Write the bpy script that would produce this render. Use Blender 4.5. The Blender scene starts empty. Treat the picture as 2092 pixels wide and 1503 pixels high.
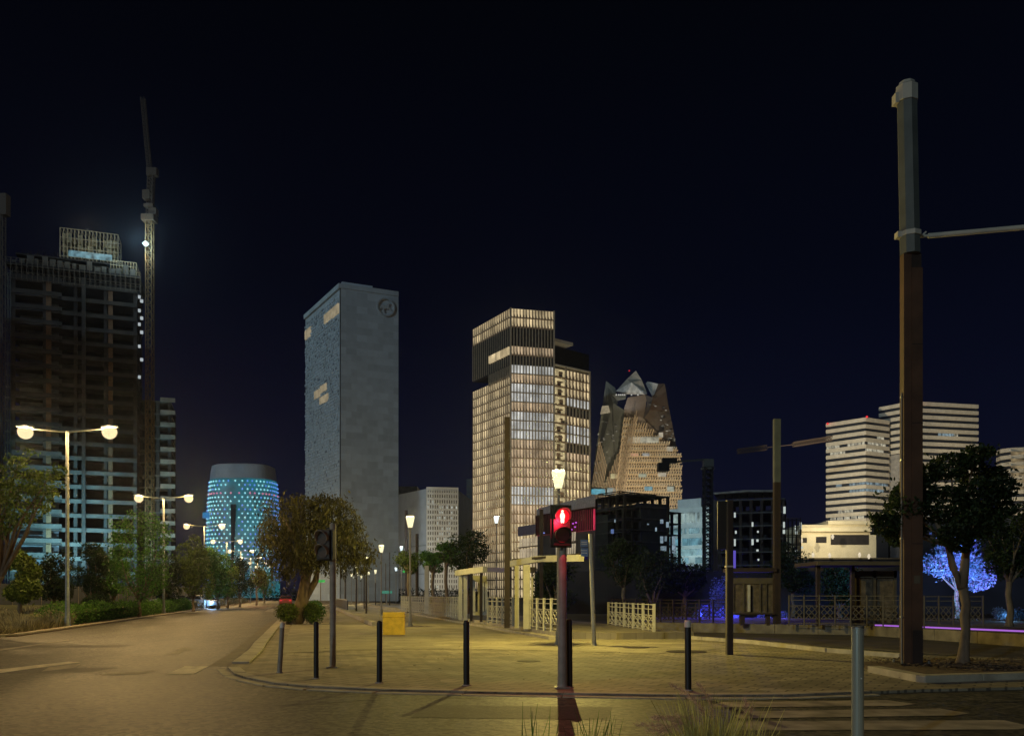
import bpy, math, random
from mathutils import Vector, Matrix
R = math.radians
S = bpy.context.scene
C = S.collection

# ------------------------------------------------------------------ camera
F = 1700.0          # focal length in photo pixels
HZ = 1215.0         # horizon row
H = 1.5             # eye height
cam_d = bpy.data.cameras.new('camera'); cam = bpy.data.objects.new('camera', cam_d); C.objects.link(cam)
cam.location = (0, 0, H); cam.rotation_euler = (R(90), 0, 0)
cam_d.sensor_width = 36; cam_d.lens = 36*F/2092
cam_d.shift_y = (HZ-751.5)/2092
cam_d.clip_end = 6000; cam_d.clip_start = 0.05
S.camera = cam
S.view_settings.view_transform = 'Standard'; S.view_settings.look = 'None'
S.view_settings.exposure = 0; S.view_settings.gamma = 1

# ------------------------------------------------------------------ night sky
W = bpy.data.worlds.new('World'); S.world = W; W.use_nodes = True
nt = W.node_tree; nt.nodes.clear()
out = nt.nodes.new('ShaderNodeOutputWorld'); bg = nt.nodes.new('ShaderNodeBackground')
sky = nt.nodes.new('ShaderNodeTexSky'); sky.sky_type = 'NISHITA'; sky.sun_disc = False
FILL_EL, FILL_AZ = 14.0, 218.0        # light comes from behind-left of the camera
sky.sun_elevation = R(FILL_EL); sky.sun_rotation = R(FILL_AZ)
tc = nt.nodes.new('ShaderNodeTexCoord'); sep = nt.nodes.new('ShaderNodeSeparateXYZ')
rmp = nt.nodes.new('ShaderNodeValToRGB')
rmp.color_ramp.elements[0].position = 0.0; rmp.color_ramp.elements[0].color = (0.0040, 0.0033, 0.0150, 1)
e = rmp.color_ramp.elements.new(0.14); e.color = (0.0010, 0.0009, 0.0098, 1)
e = rmp.color_ramp.elements.new(0.34); e.color = (0.0002, 0.0002, 0.0035, 1)
rmp.color_ramp.elements[-1].position = 0.60; rmp.color_ramp.elements[-1].color = (0.0001, 0.0001, 0.0008, 1)
mx = nt.nodes.new('ShaderNodeMixRGB'); mx.blend_type = 'ADD'; mx.inputs[0].default_value = 0.0006
nt.links.new(tc.outputs['Generated'], sep.inputs[0]); nt.links.new(sep.outputs['Z'], rmp.inputs[0])
nt.links.new(rmp.outputs[0], mx.inputs[1]); nt.links.new(sky.outputs[0], mx.inputs[2])
nt.links.new(mx.outputs[0], bg.inputs[0]); bg.inputs[1].default_value = 1.0
nt.links.new(bg.outputs[0], out.inputs[0])

# ------------------------------------------------------------------ added low cool sun, fill for the tower faces
ml = bpy.data.lights.new('fill_sun', 'SUN'); ml.energy = 0.46; ml.angle = R(1.0); ml.color = (0.62, 0.86, 1.0)
mo = bpy.data.objects.new('fill_sun', ml); C.objects.link(mo)
_d = Vector((0.62*math.cos(R(FILL_EL)), 0.785*math.cos(R(FILL_EL)), -math.sin(R(FILL_EL))))
mo.rotation_euler = _d.to_track_quat('-Z', 'Y').to_euler()
mo.location = (-40, -60, 40)

# ------------------------------------------------------------------ helpers
def G(px, py, z=0.06):
    Y = F*(H-z)/(py-HZ); return ((px-1046)*Y/F, Y)
def X(px, Y): return (px-1046)*Y/F
def Z(py, Y): return H+(HZ-py)*Y/F

MATS = {}
def mat(name, col, rough=0.8, metal=0.0, var=0.25, scale=3.0, bump=0.0, emis=None, es=0.0, evar=0.0, escale=1.0,
        island=0.0, brick=None, spec=0.5, stretch=(1, 1, 1), sample=True, transl=0.0, detail=5):
    m = bpy.data.materials.new(name); m.use_nodes = True; n = m.node_tree; b = n.nodes['Principled BSDF']
    b.inputs['Roughness'].default_value = rough; b.inputs['Metallic'].default_value = metal
    b.inputs['Specular IOR Level'].default_value = spec
    t = n.nodes.new('ShaderNodeTexCoord'); mp = n.nodes.new('ShaderNodeMapping'); mp.inputs['Scale'].default_value = stretch
    n.links.new(t.outputs['Object'], mp.inputs[0])
    no = n.nodes.new('ShaderNodeTexNoise'); no.inputs['Scale'].default_value = scale; no.inputs['Detail'].default_value = detail
    n.links.new(mp.outputs[0], no.inputs['Vector'])
    mr = n.nodes.new('ShaderNodeMapRange'); mr.inputs[1].default_value = .28; mr.inputs[2].default_value = .72
    mr.inputs[3].default_value = 1-var; mr.inputs[4].default_value = 1+var
    n.links.new(no.outputs[0], mr.inputs[0])
    vm = n.nodes.new('ShaderNodeVectorMath'); vm.operation = 'SCALE'; vm.inputs[0].default_value = col
    last = mr.outputs[0]
    if island:
        g = n.nodes.new('ShaderNodeNewGeometry'); m2 = n.nodes.new('ShaderNodeMapRange')
        m2.inputs[3].default_value = 1-island; m2.inputs[4].default_value = 1+island
        n.links.new(g.outputs['Random Per Island'], m2.inputs[0])
        mu = n.nodes.new('ShaderNodeMath'); mu.operation = 'MULTIPLY'
        n.links.new(last, mu.inputs[0]); n.links.new(m2.outputs[0], mu.inputs[1]); last = mu.outputs[0]
    hgt = no.outputs[0]
    if brick:   # (width, height, mortar, mortar_dark, angle)
        br = n.nodes.new('ShaderNodeTexBrick'); mb_ = n.nodes.new('ShaderNodeMapping'); mb_.inputs['Rotation'].default_value = (0, 0, brick[4])
        n.links.new(t.outputs['Object'], mb_.inputs[0]); n.links.new(mb_.outputs[0], br.inputs['Vector'])
        mb_.inputs['Rotation'].default_value = (R(90), 0, 0) if len(brick) > 5 else (0, 0, brick[4]); br.inputs['Scale'].default_value = 1; br.inputs['Brick Width'].default_value = brick[0]; br.inputs['Row Height'].default_value = brick[1]
        br.inputs['Mortar Size'].default_value = brick[2]; br.inputs['Mortar Smooth'].default_value = .3
        br.inputs['Color1'].default_value = (1, 1, 1, 1); br.inputs['Color2'].default_value = (.78, .78, .78, 1)
        br.inputs['Mortar'].default_value = (brick[3],)*3+(1,)
        mu = n.nodes.new('ShaderNodeMath'); mu.operation = 'MULTIPLY'
        n.links.new(last, mu.inputs[0]); n.links.new(br.outputs['Color'], mu.inputs[1]); last = mu.outputs[0]
        hgt = mu.outputs[0]
    n.links.new(last, vm.inputs['Scale']); n.links.new(vm.outputs[0], b.inputs['Base Color'])
    if bump:
        bp = n.nodes.new('ShaderNodeBump'); bp.inputs['Strength'].default_value = bump; bp.inputs['Distance'].default_value = .02
        n.links.new(hgt, bp.inputs['Height']); n.links.new(bp.outputs[0], b.inputs['Normal'])
    if emis:
        b.inputs['Emission Color'].default_value = emis+(1,); b.inputs['Emission Strength'].default_value = es
        if evar:
            n2 = n.nodes.new('ShaderNodeTexNoise'); n2.inputs['Scale'].default_value = escale; n2.inputs['Detail'].default_value = 3
            n.links.new(t.outputs['Object'], n2.inputs['Vector'])
            m3 = n.nodes.new('ShaderNodeMapRange'); m3.inputs[1].default_value = .3; m3.inputs[2].default_value = .7
            m3.inputs[3].default_value = es*(1-evar); m3.inputs[4].default_value = es*(1+evar)
            n.links.new(n2.outputs[0], m3.inputs[0]); l3 = m3.outputs[0]
            if island:
                mu = n.nodes.new('ShaderNodeMath'); mu.operation = 'MULTIPLY'
                n.links.new(l3, mu.inputs[0]); n.links.new(m2.outputs[0], mu.inputs[1]); l3 = mu.outputs[0]
            n.links.new(l3, b.inputs['Emission Strength'])
        if not sample: m.cycles.emission_sampling = 'NONE'
    MATS[name] = m
    return m

class MB:
    def __init__(s): s.v = []; s.f = []
    def add(s, vs, fs):
        o = len(s.v); s.v += [tuple(v) for v in vs]; s.f += [tuple(i+o for i in f) for f in fs]
    def hexa(s, c):
        s.add(c, [(0, 3, 2, 1), (4, 5, 6, 7), (0, 1, 5, 4), (1, 2, 6, 5), (2, 3, 7, 6), (3, 0, 4, 7)])
    def box(s, x0, x1, y0, y1, z0, z1):
        s.hexa([(x0, y0, z0), (x1, y0, z0), (x1, y1, z0), (x0, y1, z0), (x0, y0, z1), (x1, y0, z1), (x1, y1, z1), (x0, y1, z1)])
    def bar(s, p, q, w, h=None, up=(0, 0, 1)):
        h = h or w; p = Vector(p); q = Vector(q); d = (q-p).normalized(); up = Vector(up)
        if abs(d.dot(up)) > .98: up = Vector((0, 1, 0))
        a = d.cross(up).normalized()*w/2; b = a.cross(d).normalized()*h/2
        s.hexa([p-a-b, p+a-b, p+a+b, p-a+b, q-a-b, q+a-b, q+a+b, q-a+b])
    def tube(s, pts, rad, n=8, cap=True):
        pts = [Vector(p) for p in pts]
        if not isinstance(rad, (list, tuple)): rad = [rad]*len(pts)
        rings = []
        for i, p in enumerate(pts):
            d = (pts[min(i+1, len(pts)-1)]-pts[max(i-1, 0)])
            if d.length < 1e-6: d = Vector((0, 0, 1))
            d.normalize(); u = Vector((0, 0, 1)) if abs(d.z) < .95 else Vector((0, 1, 0))
            a = d.cross(u).normalized(); b = a.cross(d).normalized()
            rings.append([p+(a*math.cos(t)+b*math.sin(t))*rad[i] for t in [2*math.pi*k/n for k in range(n)]])
        vs = [v for r in rings for v in r]; fs = []
        for i in range(len(pts)-1):
            for k in range(n):
                fs.append((i*n+k, i*n+(k+1) % n, (i+1)*n+(k+1) % n, (i+1)*n+k))
        if cap: fs.append(tuple(range(n))[::-1]); fs.append(tuple((len(pts)-1)*n+k for k in range(n)))
        s.add(vs, fs)
    def lathe(s, x, y, prof, n=12):    # prof [(r,z)]
        vs = []; fs = []
        for r, z in prof:
            for k in range(n): t = 2*math.pi*k/n; vs.append((x+r*math.cos(t), y+r*math.sin(t), z))
        for i in range(len(prof)-1):
            for k in range(n): fs.append((i*n+k, i*n+(k+1) % n, (i+1)*n+(k+1) % n, (i+1)*n+k))
        fs.append(tuple(range(n))[::-1]); fs.append(tuple((len(prof)-1)*n+k for k in range(n)))
        s.add(vs, fs)
    def prism(s, poly, z0, z1):
        n = len(poly); vs = [(p[0], p[1], z0) for p in poly]+[(p[0], p[1], z1) for p in poly]
        s.add(vs, [tuple(range(n))[::-1], tuple(range(n, 2*n))]+[(i, (i+1) % n, n+(i+1) % n, n+i) for i in range(n)])
    def build(s, name, m, parent=None, world=False, smooth=False, bevel=0, **kw):
        me = bpy.data.meshes.new(name)
        v = s.v
        if world and parent is not None:
            r = parent
            while r.parent: r = r.parent
            l = r.location; v = [(a[0]-l[0], a[1]-l[1], a[2]-l[2]) for a in v]
        me.from_pydata(v, [], s.f); me.materials.append(m); me.update()
        if smooth: me.polygons.foreach_set('use_smooth', [True]*len(me.polygons))
        o = bpy.data.objects.new(name, me); C.objects.link(o)
        if parent is not None: o.parent = parent
        if bevel:
            bm = o.modifiers.new('bevel', 'BEVEL'); bm.width = bevel; bm.segments = 2; bm.limit_method = 'ANGLE'
        for k, val in kw.items(): o[k] = val
        return o

def part(name, m, parent, fn, world=False, **kw):
    b = MB(); fn(b); return b.build(name, m, parent, world, **kw)
def thing(name, label, cat, loc=(0, 0, 0), rz=0, group=None):
    o = bpy.data.objects.new(name, None); C.objects.link(o); o.location = loc; o.rotation_euler = (0, 0, rz)
    o['label'] = label; o['category'] = cat; o.empty_display_size = .3
    if group: o['group'] = group
    return o
def tag(o, label, cat, group=None):
    o['label'] = label; o['category'] = cat
    if group: o['group'] = group
    return o
def struct(o): o['kind'] = 'structure'; return o
def dup(root, label, loc=None, rz=None, scale=None, group=None):
    def cp(o, par):
        c = o.copy(); C.objects.link(c)
        if par is not None: c.parent = par
        for ch in o.children: cp(ch, c)
        return c
    r = cp(root, None); r['label'] = label
    if loc is not None: r.location = loc
    if rz is not None: r.rotation_euler = (0, 0, rz)
    if scale is not None: r.scale = (scale,)*3
    if group: r['group'] = group
    return r
def plight(name, loc, power, col, kind='POINT', parent=None, radius=0.0, spot=None, target=None):
    l = bpy.data.lights.new(name, kind); l.energy = power; l.color = col; l.shadow_soft_size = radius
    o = bpy.data.objects.new(name, l); C.objects.link(o); o.location = loc
    if kind == 'SPOT':
        l.spot_size = R(spot); l.spot_blend = .6
        if target is not None: o.rotation_euler = (Vector(target)-Vector(loc)).to_track_quat('-Z', 'Y').to_euler()
    if parent is not None: o.parent = parent
    return o

def flood(name, loc, target, power, col, ang=90): return plight(name, loc, power, col, 'SPOT', None, 0.3, ang, target)

class Face:
    """vertical facade from A to B; s along it, d outward (towards the street), z up"""
    def __init__(s, A, B):
        s.A = Vector((A[0], A[1])); s.B = Vector((B[0], B[1])); s.L = (s.B-s.A).length; s.u = (s.B-s.A)/s.L
        n = Vector((s.u.y, -s.u.x))
        if n.dot(-s.A) < 0: n = -n
        s.n = n
    def p(s, a, z, d=0.0):
        q = s.A+s.u*a+s.n*d; return (q.x, q.y, z)
    def box(s, mb, s0, s1, z0, z1, d0, d1):
        mb.hexa([s.p(s0, z0, d1), s.p(s1, z0, d1), s.p(s1, z0, d0), s.p(s0, z0, d0),
                 s.p(s0, z1, d1), s.p(s1, z1, d1), s.p(s1, z1, d0), s.p(s0, z1, d0)])
    def trap(s, mb, s0, s1, z0, z1, t0, t1, d0, d1):   # wider at the bottom
        mb.hexa([s.p(s0, z0, d1), s.p(s1, z0, d1), s.p(s1, z0, d0), s.p(s0, z0, d0),
                 s.p(t0, z1, d1), s.p(t1, z1, d1), s.p(t1, z1, d0), s.p(t0, z1, d0)])

# ------------------------------------------------------------------ materials
M_asph = mat('asphalt', (.060, .055, .038), .62, var=.45, scale=1.1, bump=0, spec=.5, detail=12, stretch=(1, .35, 1))
def grain(m, scale, amt, bump, rv=0):   # coarse aggregate: speckle in colour and relief
    n = m.node_tree; b = n.nodes['Principled BSDF']; t = n.nodes.new('ShaderNodeTexCoord')
    v = n.nodes.new('ShaderNodeTexVoronoi'); v.inputs['Scale'].default_value = scale; n.links.new(t.outputs['Object'], v.inputs['Vector'])
    no = n.nodes.new('ShaderNodeTexNoise'); no.inputs['Scale'].default_value = scale*.4; no.inputs['Detail'].default_value = 8; n.links.new(t.outputs['Object'], no.inputs['Vector'])
    src = b.inputs['Base Color'].links[0].from_socket
    sc = n.nodes.new('ShaderNodeMapRange'); sc.inputs[1].default_value = .1; sc.inputs[2].default_value = .9; sc.inputs[3].default_value = 1-amt; sc.inputs[4].default_value = 1+amt
    sx = n.nodes.new('ShaderNodeSeparateColor'); n.links.new(v.outputs['Color'], sx.inputs[0]); n.links.new(sx.outputs[0], sc.inputs[0])
    vm = n.nodes.new('ShaderNodeVectorMath'); vm.operation = 'SCALE'; n.links.new(src, vm.inputs[0]); n.links.new(sc.outputs[0], vm.inputs['Scale']); n.links.new(vm.outputs[0], b.inputs['Base Color'])
    bp = n.nodes.new('ShaderNodeBump'); bp.inputs['Strength'].default_value = bump; bp.inputs['Distance'].default_value = .01
    n.links.new(no.outputs[0], bp.inputs['Height']); n.links.new(bp.outputs[0], b.inputs['Normal'])
grain(M_asph, 17, .95, 1.0)
M_ground = mat('dark_ground', (.05, .045, .035), .9, var=.4, scale=.3, bump=.4)
M_pave = mat('pavers', (.30, .255, .175), .8, var=.22, scale=.9, bump=.9, brick=(.42, .21, .02, .3, .55), detail=9)
M_pave2 = mat('concrete_slabs', (.31, .27, .19), .8, var=.2, scale=1.3, bump=.4, brick=(.8, .4, .01, .6, .24), detail=8)
M_kerb = mat('kerb_stone', (.36, .32, .24), .8, var=.3, scale=3, bump=.5)
grain(M_pave, 2.3, .24, .4); grain(M_pave2, 1.1, .14, .2)
M_plat = mat('platform_paving', (.22, .19, .14), .8, var=.25, scale=2, bump=.4, brick=(.4, .4, .01, .6, .24))
M_conc = mat('concrete', (.30, .28, .25), .85, var=.3, scale=.6, bump=.3)
M_concD = mat('darkened_raw_concrete', (.10, .098, .098), .9, var=.35, scale=.35, bump=.3)  # darkened below bare concrete, shade put into the colour
M_dark = mat('dark_void', (.022, .02, .022), .9, var=.4, scale=.5)
M_darkc = mat('darkened_concrete', (.050, .046, .047), .9, var=.4, scale=.35)  # shade on the unfinished tower put into this dark base colour
M_black = mat('black_paint', (.010, .010, .009), .45, var=.3, scale=6)
M_grey = mat('grey_paint', (.23, .215, .18), .55, var=.22, scale=7, bump=.05)
M_galv = mat('galvanised_steel', (.30, .32, .31), .38, metal=.75, var=.25, scale=10)
M_galvm = mat('brushed_galvanised_steel', (.50, .56, .50), .24, metal=.6, var=.2, scale=10, stretch=(1, 1, .1))
M_white = mat('white_reflector', (.6, .6, .55), .5, var=.1)
M_rust = mat('rust_brown_steel', (.075, .036, .018), .72, var=.4, scale=2.2, bump=.15, detail=8)
M_rustd = mat('dark_rust_steel', (.026, .015, .010), .75, var=.4, scale=2.2)
M_palegrey = mat('pale_grey_steel', (.09, .10, .09), .6, var=.2, scale=3)
M_bark = mat('bark', (.15, .11, .07), .9, var=.45, scale=9, bump=.8, stretch=(1, 1, .3))
M_barkp = mat('pale_bark', (.15, .105, .065), .9, var=.35, scale=9, bump=.7, stretch=(1, 1, .3))
def leafmat(name, col):
    m = mat(name, tuple(c*.72 for c in col), .6, var=.5, scale=1.3, island=.55, spec=.35)
    n = m.node_tree; b = n.nodes['Principled BSDF']; t = n.nodes.new('ShaderNodeBsdfTranslucent'); mx = n.nodes.new('ShaderNodeMixShader'); mx.inputs[0].default_value = .38
    g = n.nodes.new('ShaderNodeVectorMath'); g.operation = 'SCALE'; g.inputs['Scale'].default_value = 1.5
    n.links.new(b.inputs['Base Color'].links[0].from_socket, g.inputs[0]); n.links.new(g.outputs[0], t.inputs[0])
    n.links.new(b.outputs[0], mx.inputs[1]); n.links.new(t.outputs[0], mx.inputs[2])
    n.links.new(mx.outputs[0], n.nodes['Material Output'].inputs['Surface']); return m
M_leafG = leafmat('leaf_green', (.080, .19, .026))
M_leafO = leafmat('leaf_olive', (.10, .15, .026))
M_leafD = leafmat('leaf_dark', (.030, .052, .014))
M_leafY = leafmat('leaf_lime', (.11, .17, .018))
M_leafP = leafmat('leaf_pepper', (.105, .100, .028))
M_leafW = leafmat('leaf_silver', (.22, .30, .38))
M_grassD = leafmat('dry_grass', (.32, .30, .18))
M_soil = mat('soil', (.095, .06, .035), .95, var=.6, scale=9, bump=1)
M_cream = mat('cream_steel', (.44, .42, .35), .7, var=.15, scale=3)
M_cream_d = mat('dim_cream_steel', (.085, .068, .042), .75, var=.25, scale=3)  # cream steel darkened, dimness of the right side put into its colour
M_yellow = mat('yellow_plastic', (.62, .40, .03), .6, var=.22, scale=5)
M_paint = mat('road_paint', (.62, .56, .44), .75, var=.45, scale=5, detail=10)
M_paintw = mat('worn_road_paint', (.30, .265, .20), .75, var=.5, scale=4, detail=10)
EM = {}
def emat(name, col, es, evar=0.0, escale=.3, sample=False, island=0.0):
    if name not in EM: EM[name] = mat(name, (.02, .02, .02), .5, var=.1, emis=col, es=es, evar=evar, escale=escale, sample=sample, island=island)
    return EM[name]
def lampglass(name, col, es):   # clear glass of a burning lamp: lets the bulb's light out and glows itself
    m = bpy.data.materials.new(name); m.use_nodes = True; n = m.node_tree; n.nodes.clear()
    o = n.nodes.new('ShaderNodeOutputMaterial'); a = n.nodes.new('ShaderNodeAddShader'); t = n.nodes.new('ShaderNodeBsdfTransparent'); e = n.nodes.new('ShaderNodeEmission')
    t.inputs[0].default_value = (.8, .8, .8, 1); e.inputs[0].default_value = col+(1,); e.inputs[1].default_value = es
    n.links.new(t.outputs[0], a.inputs[0]); n.links.new(e.outputs[0], a.inputs[1]); n.links.new(a.outputs[0], o.inputs[0]); return m
E_warm = lampglass('lamp_warm', (1, .76, .42), .62)
E_lant = lampglass('lantern_glass', (1, .90, .52), .62)
E_whitel = lampglass('lamp_white', (.80, .95, 1), .62)

# ------------------------------------------------------------------ ground, road, pavement
D = Vector((-.25, 1)).normalized()
def sheet(name, pts, z, m, t=0.0):
    b = MB()
    if t: b.prism(pts, z-t, z)
    else: b.add([(p[0], p[1], z) for p in pts], [tuple(range(len(pts)))])
    return struct(b.build(name, m))
sheet('ground', [(-1400, -60), (1400, -60), (1400, 1400), (-1400, 1400)], -.30, M_ground)
# main road runs away to the left, side road crosses in front
def along(P, Y): return (P[0]-.25*(Y-P[1]), Y)
RL = (-19.1, 36.4); RR = (-5.9, 17.3)
sheet('road', [(-60, -20), (70, -20), (70, 34), (13, 26), (4, 21), (1, 30), along(RR, 900), along(RL, 900), along(RL, 29), (-20.5, 24.5), (-60, 21)], 0.06, M_asph, .34)
front = [G(465, 1362, .1), G(478, 1374, .1), G(505, 1383, .1), G(560, 1394, .1), G(640, 1401, .1), G(775, 1407, .1), G(950, 1411, .1), G(1150, 1415, .1),
         G(1400, 1419, .1), G(1600, 1418, .1), G(1780, 1411, .1), G(1890, 1407, .1), G(2200, 1400, .1), (20, 12.3)]
right = [(20, 15.8), (11.3, 18.3), G(1700, 1330, .1), G(1540, 1313, .1), G(1400, 1303, .1), G(1345, 1294, .1)]
walkL = [G(465, 1362, .1), (-6.62, 21.0), (-7.42, 24), along((-7.42, 24), 600)]
island = front+right+[(2.9, 26.5), along((2.9, 26.5), 600)]+walkL[:0:-1]
sheet('pavement', island, .10, M_pave, .09)
# smoother concrete walk laid over the pavers
walk2 = [G(575, 1333, .104), G(800, 1325, .104), G(1090, 1327, .104), G(1330, 1335, .104), G(1500, 1322, .104), G(1345, 1297, .104), (2.2, 27.0), along((2.2, 27), 300), along((-7.0, 24), 300)]
sheet('concrete_path', walk2, .108, M_pave2)
# kerbs: one stone after another
def kerb(name, pts, w, z0, z1, m=M_kerb, side=1, closed=False, joint=1.0):
    b = MB()
    for i in range(len(pts)-1):
        a = Vector(pts[i][:2]); c = Vector(pts[i+1][:2]); L = (c-a).length; u = (c-a)/L; n = Vector((-u.y, u.x))*side
        k = max(1, int(L/joint)) if L < 60 else 12
        for j in range(k):
            p = a+u*(L*j/k+.006); q = a+u*(L*(j+1)/k-.006); jit = random.Random(i*31+j).uniform(-.004, .004)
            b.prism([p, q, q+n*w, p+n*w], z0, z1+jit)
    return struct(b.build(name, m, bevel=.008))
kerb('kerb', front[:-3], .22, -.05, .104, side=1)
kerb('gutter_stones', front[:-3], .20, -.05, .072, m=mat('gutter_stone', (.40, .36, .26), .8, var=.3, scale=4), side=-1)
kerb('road_edge_kerb', [(-5.72, 17.0), (-6.64, 21.0), (-7.44, 24), along((-7.44, 24), 60)], .34, -.05, .14, side=-1)
kerb('left_kerb', [(-24.0, 23.0), (-20.5, 24.6), along(RL, 29), RL, along(RL, 50), along(RL, 80), along(RL, 120)], .25, -.05, .15, side=1)
sheet('gutter', [(-5.70, 16.9), (-6.64, 21), (-7.44, 24), along((-7.44, 24), 50), along((-7.85, 24), 50), (-7.85, 24), (-7.08, 21), (-6.15, 16.9)], .064, mat('gutter_concrete', (.13, .11, .08), .8, var=.3))
# median strip on the left of the road and pavement behind it
sheet('verge', [(-120, 23.5), (-21, 24.8), along((-17.2, 29), 29), along((-19.35, 36.4), 800), (-400, 800), (-120, 60)], .10, M_soil, .3)
# tram platform, two low steps
PE = G(1140, 1312)
def plat(off, z): return [(PE[0]+off, PE[1]), along((PE[0]+off, PE[1]), 220), along((PE[0]+9, PE[1]), 220), (PE[0]+9, PE[1]+2)]
P1 = [(1.30, 26.0), (-15, 91.2), (-11, 91), (1.6+1.2, 27.5), (2.75, 24.6), (1.9, 25.1)]
sheet('platform_step', [(1.15, 26.2), along((1.15, 26.2), 160), along((1.6, 26.2), 160), (1.6, 26.2)], .20, M_kerb, .12)
sheet('tram_platform', [(1.5, 26.6), along((1.5, 26.6), 160), along((5.8, 26.6), 160), (5.8, 26.6), (3.3, 26.1)], .32, M_plat, .3)
kerb('platform_edge', [(1.42, 26.5), along((1.42, 26.5), 44), along((1.42, 26.5), 75), along((1.42, 26.5), 120)], .16, .0, .335, side=-1)
# track bed and the right hand platform
sheet('track_bed', [(5.0, 23.5), G(1540, 1312, .0), (11.3, 18.5), (20, 16), (60, 13), (60, 26), (5.0, 34)], .075, mat('track_asphalt', (.06, .048, .035), .85, var=.5, scale=1.2, detail=9), .1)
kerb('track_kerb', [G(1345, 1290, .2), G(1400, 1300, .15), G(1540, 1310, .15), G(1700, 1327, .15), G(1850, 1338, .15)], .2, .0, .2, side=-1)
kerb('far_platform_edge', [(4.2, 33.3), (12.5, 29.6), (14.15, 22.9), (15.6, 17), (24, 13.5), (40, 11)], .25, .0, .42, side=1, joint=1.4, m=mat('shaded_kerb_stone', (.16, .135, .095), .85, var=.4, scale=3))  # stone darkened in colour, standing in for weaker light there
sheet('far_platform', [(4.4, 33.6), (12.7, 29.8), (14.35, 23), (15.8, 17.1), (24, 13.7), (40, 11.2), (60, 36), (6, 42)], .38, M_plat, .3)
# near verge where the photographer stands (below the frame)
sheet('near_pavement', [(-9, -8), (14, -8), (14, 6.9), (3, 7.7), (-9, 7.4)], .12, M_pave, .12)
kerb('near_kerb', [(-9, 7.42), (3, 7.72), (14, 6.92)], .2, -.04, .14, side=1)

# road markings
def mark(name, pts, m=M_paint, z=.066): return sheet(name, pts, z, m)
mark('road_marking', [G(338, 1377), G(395, 1377), G(427, 1360), G(378, 1360)])
mark('road_marking', [G(200, 1379), G(290, 1376), G(320, 1369), G(225, 1373)], M_paintw)
mark('road_marking', [G(-20, 1377), G(60, 1366), G(165, 1352), G(140, 1351), G(-20, 1369)])
mark('road_marking', [G(85, 1371), G(150, 1364), G(165, 1356), G(100, 1363)], M_paintw)
mark('road_arrow', [G(340, 1336), G(362, 1336), G(380, 1328), G(398, 1327), G(380, 1321), G(362, 1324), G(366, 1327)], M_paintw)
mark('road_arrow', [G(540, 1249), G(556, 1250), G(562, 1246), G(570, 1245), G(556, 1242.5), G(548, 1244)], M_paintw)
mark('road_line', [G(0, 1329), G(0, 1326), G(140, 1306), G(142, 1307.5)], M_paintw)
M_patch = mat('asphalt_patch', (.040, .037, .028), .7, var=.4, scale=3, detail=10); grain(M_patch, 34, .5, .6)
mark('road_patch', [(-9.8, 15.2), (-7.9, 15.5), (-7.8, 16.6), (-9.9, 16.3)], M_patch, .063)
mark('road_patch', [(-1.2, 9.8), (1.1, 9.6), (1.3, 10.7), (-1.1, 10.9)], M_patch, .063)
mark('road_patch', [(-14.6, 22.5), (-10.8, 23.0), (-10.9, 24.2), (-14.8, 23.6)], M_patch, .063)
cb = MB(); rnd = random.Random(44)   # sealed cracks
for (x0, y0, dx, dy, n_) in [(-13, 13.5, .5, .12, 16), (-6.5, 10.2, .45, .16, 14), (-9.5, 25, -.15, .8, 14), (1.5, 11.8, .5, -.05, 12)]:
    x, y = x0, y0
    for k in range(n_):
        x2, y2 = x+dx+rnd.gauss(0, .08), y+dy+rnd.gauss(0, .12); w_ = .012+.01*rnd.random()
        cb.add([(x, y-w_, .0655), (x2, y2-w_, .0655), (x2, y2+w_, .0655), (x, y+w_, .0655)], [(0, 1, 2, 3)]); x, y = x2, y2
struct(cb.build('road_cracks', mat('crack_tar', (.015, .014, .012), .5, var=.2)))
# zebra stripes at the lower right
zs = [(1395, 1424, 1720, 1420, 4), (1450, 1441, 1870, 1438, 7), (1500, 1462, 1980, 1457, 9), (1480, 1485, 2110, 1484, 12)]
for i, (x0, y0, x1, y1, h) in enumerate(zs):
    mark('zebra_stripe', [G(x0, y0), G(x0+25, y0-h), G(x1-60, y1-h-1), G(x1, y1), G(x1-30, y1+h*.5), G(x0+10, y0+h*.6)], M_paintw if i == 0 else mat('crossing_paint', (.34, .30, .23), .75, var=.5, scale=3, detail=10))

# ------------------------------------------------------------------ foliage
def leaves(mb, c, r, n, size, rnd, droop=0.0, shell=.55, aspect=.5):
    for _ in range(n):
        while True:
            d = Vector((rnd.uniform(-1, 1), rnd.uniform(-1, 1), rnd.uniform(-1, 1)))
            if .05 < d.length < 1: break
        d = d.normalized()*(shell+(1-shell)*rnd.random()**.7)
        p = Vector((c[0]+d.x*r[0], c[1]+d.y*r[1], c[2]+d.z*r[2]))
        s = size*rnd.uniform(.6, 1.35)
        a = Vector((rnd.gauss(0, 1), rnd.gauss(0, 1), rnd.gauss(0, 1)-droop*3)).normalized()
        b = a.cross(Vector((rnd.gauss(0, 1), rnd.gauss(0, 1), rnd.gauss(0, 1)))).normalized()
        a = a*s; b = b*s*aspect
        o = len(mb.v)
        mb.v += [tuple(p-a*.5), tuple(p+b*.5), tuple(p+a*.6), tuple(p-b*.5)]
        mb.f.append((o, o+1, o+2, o+3))

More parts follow.
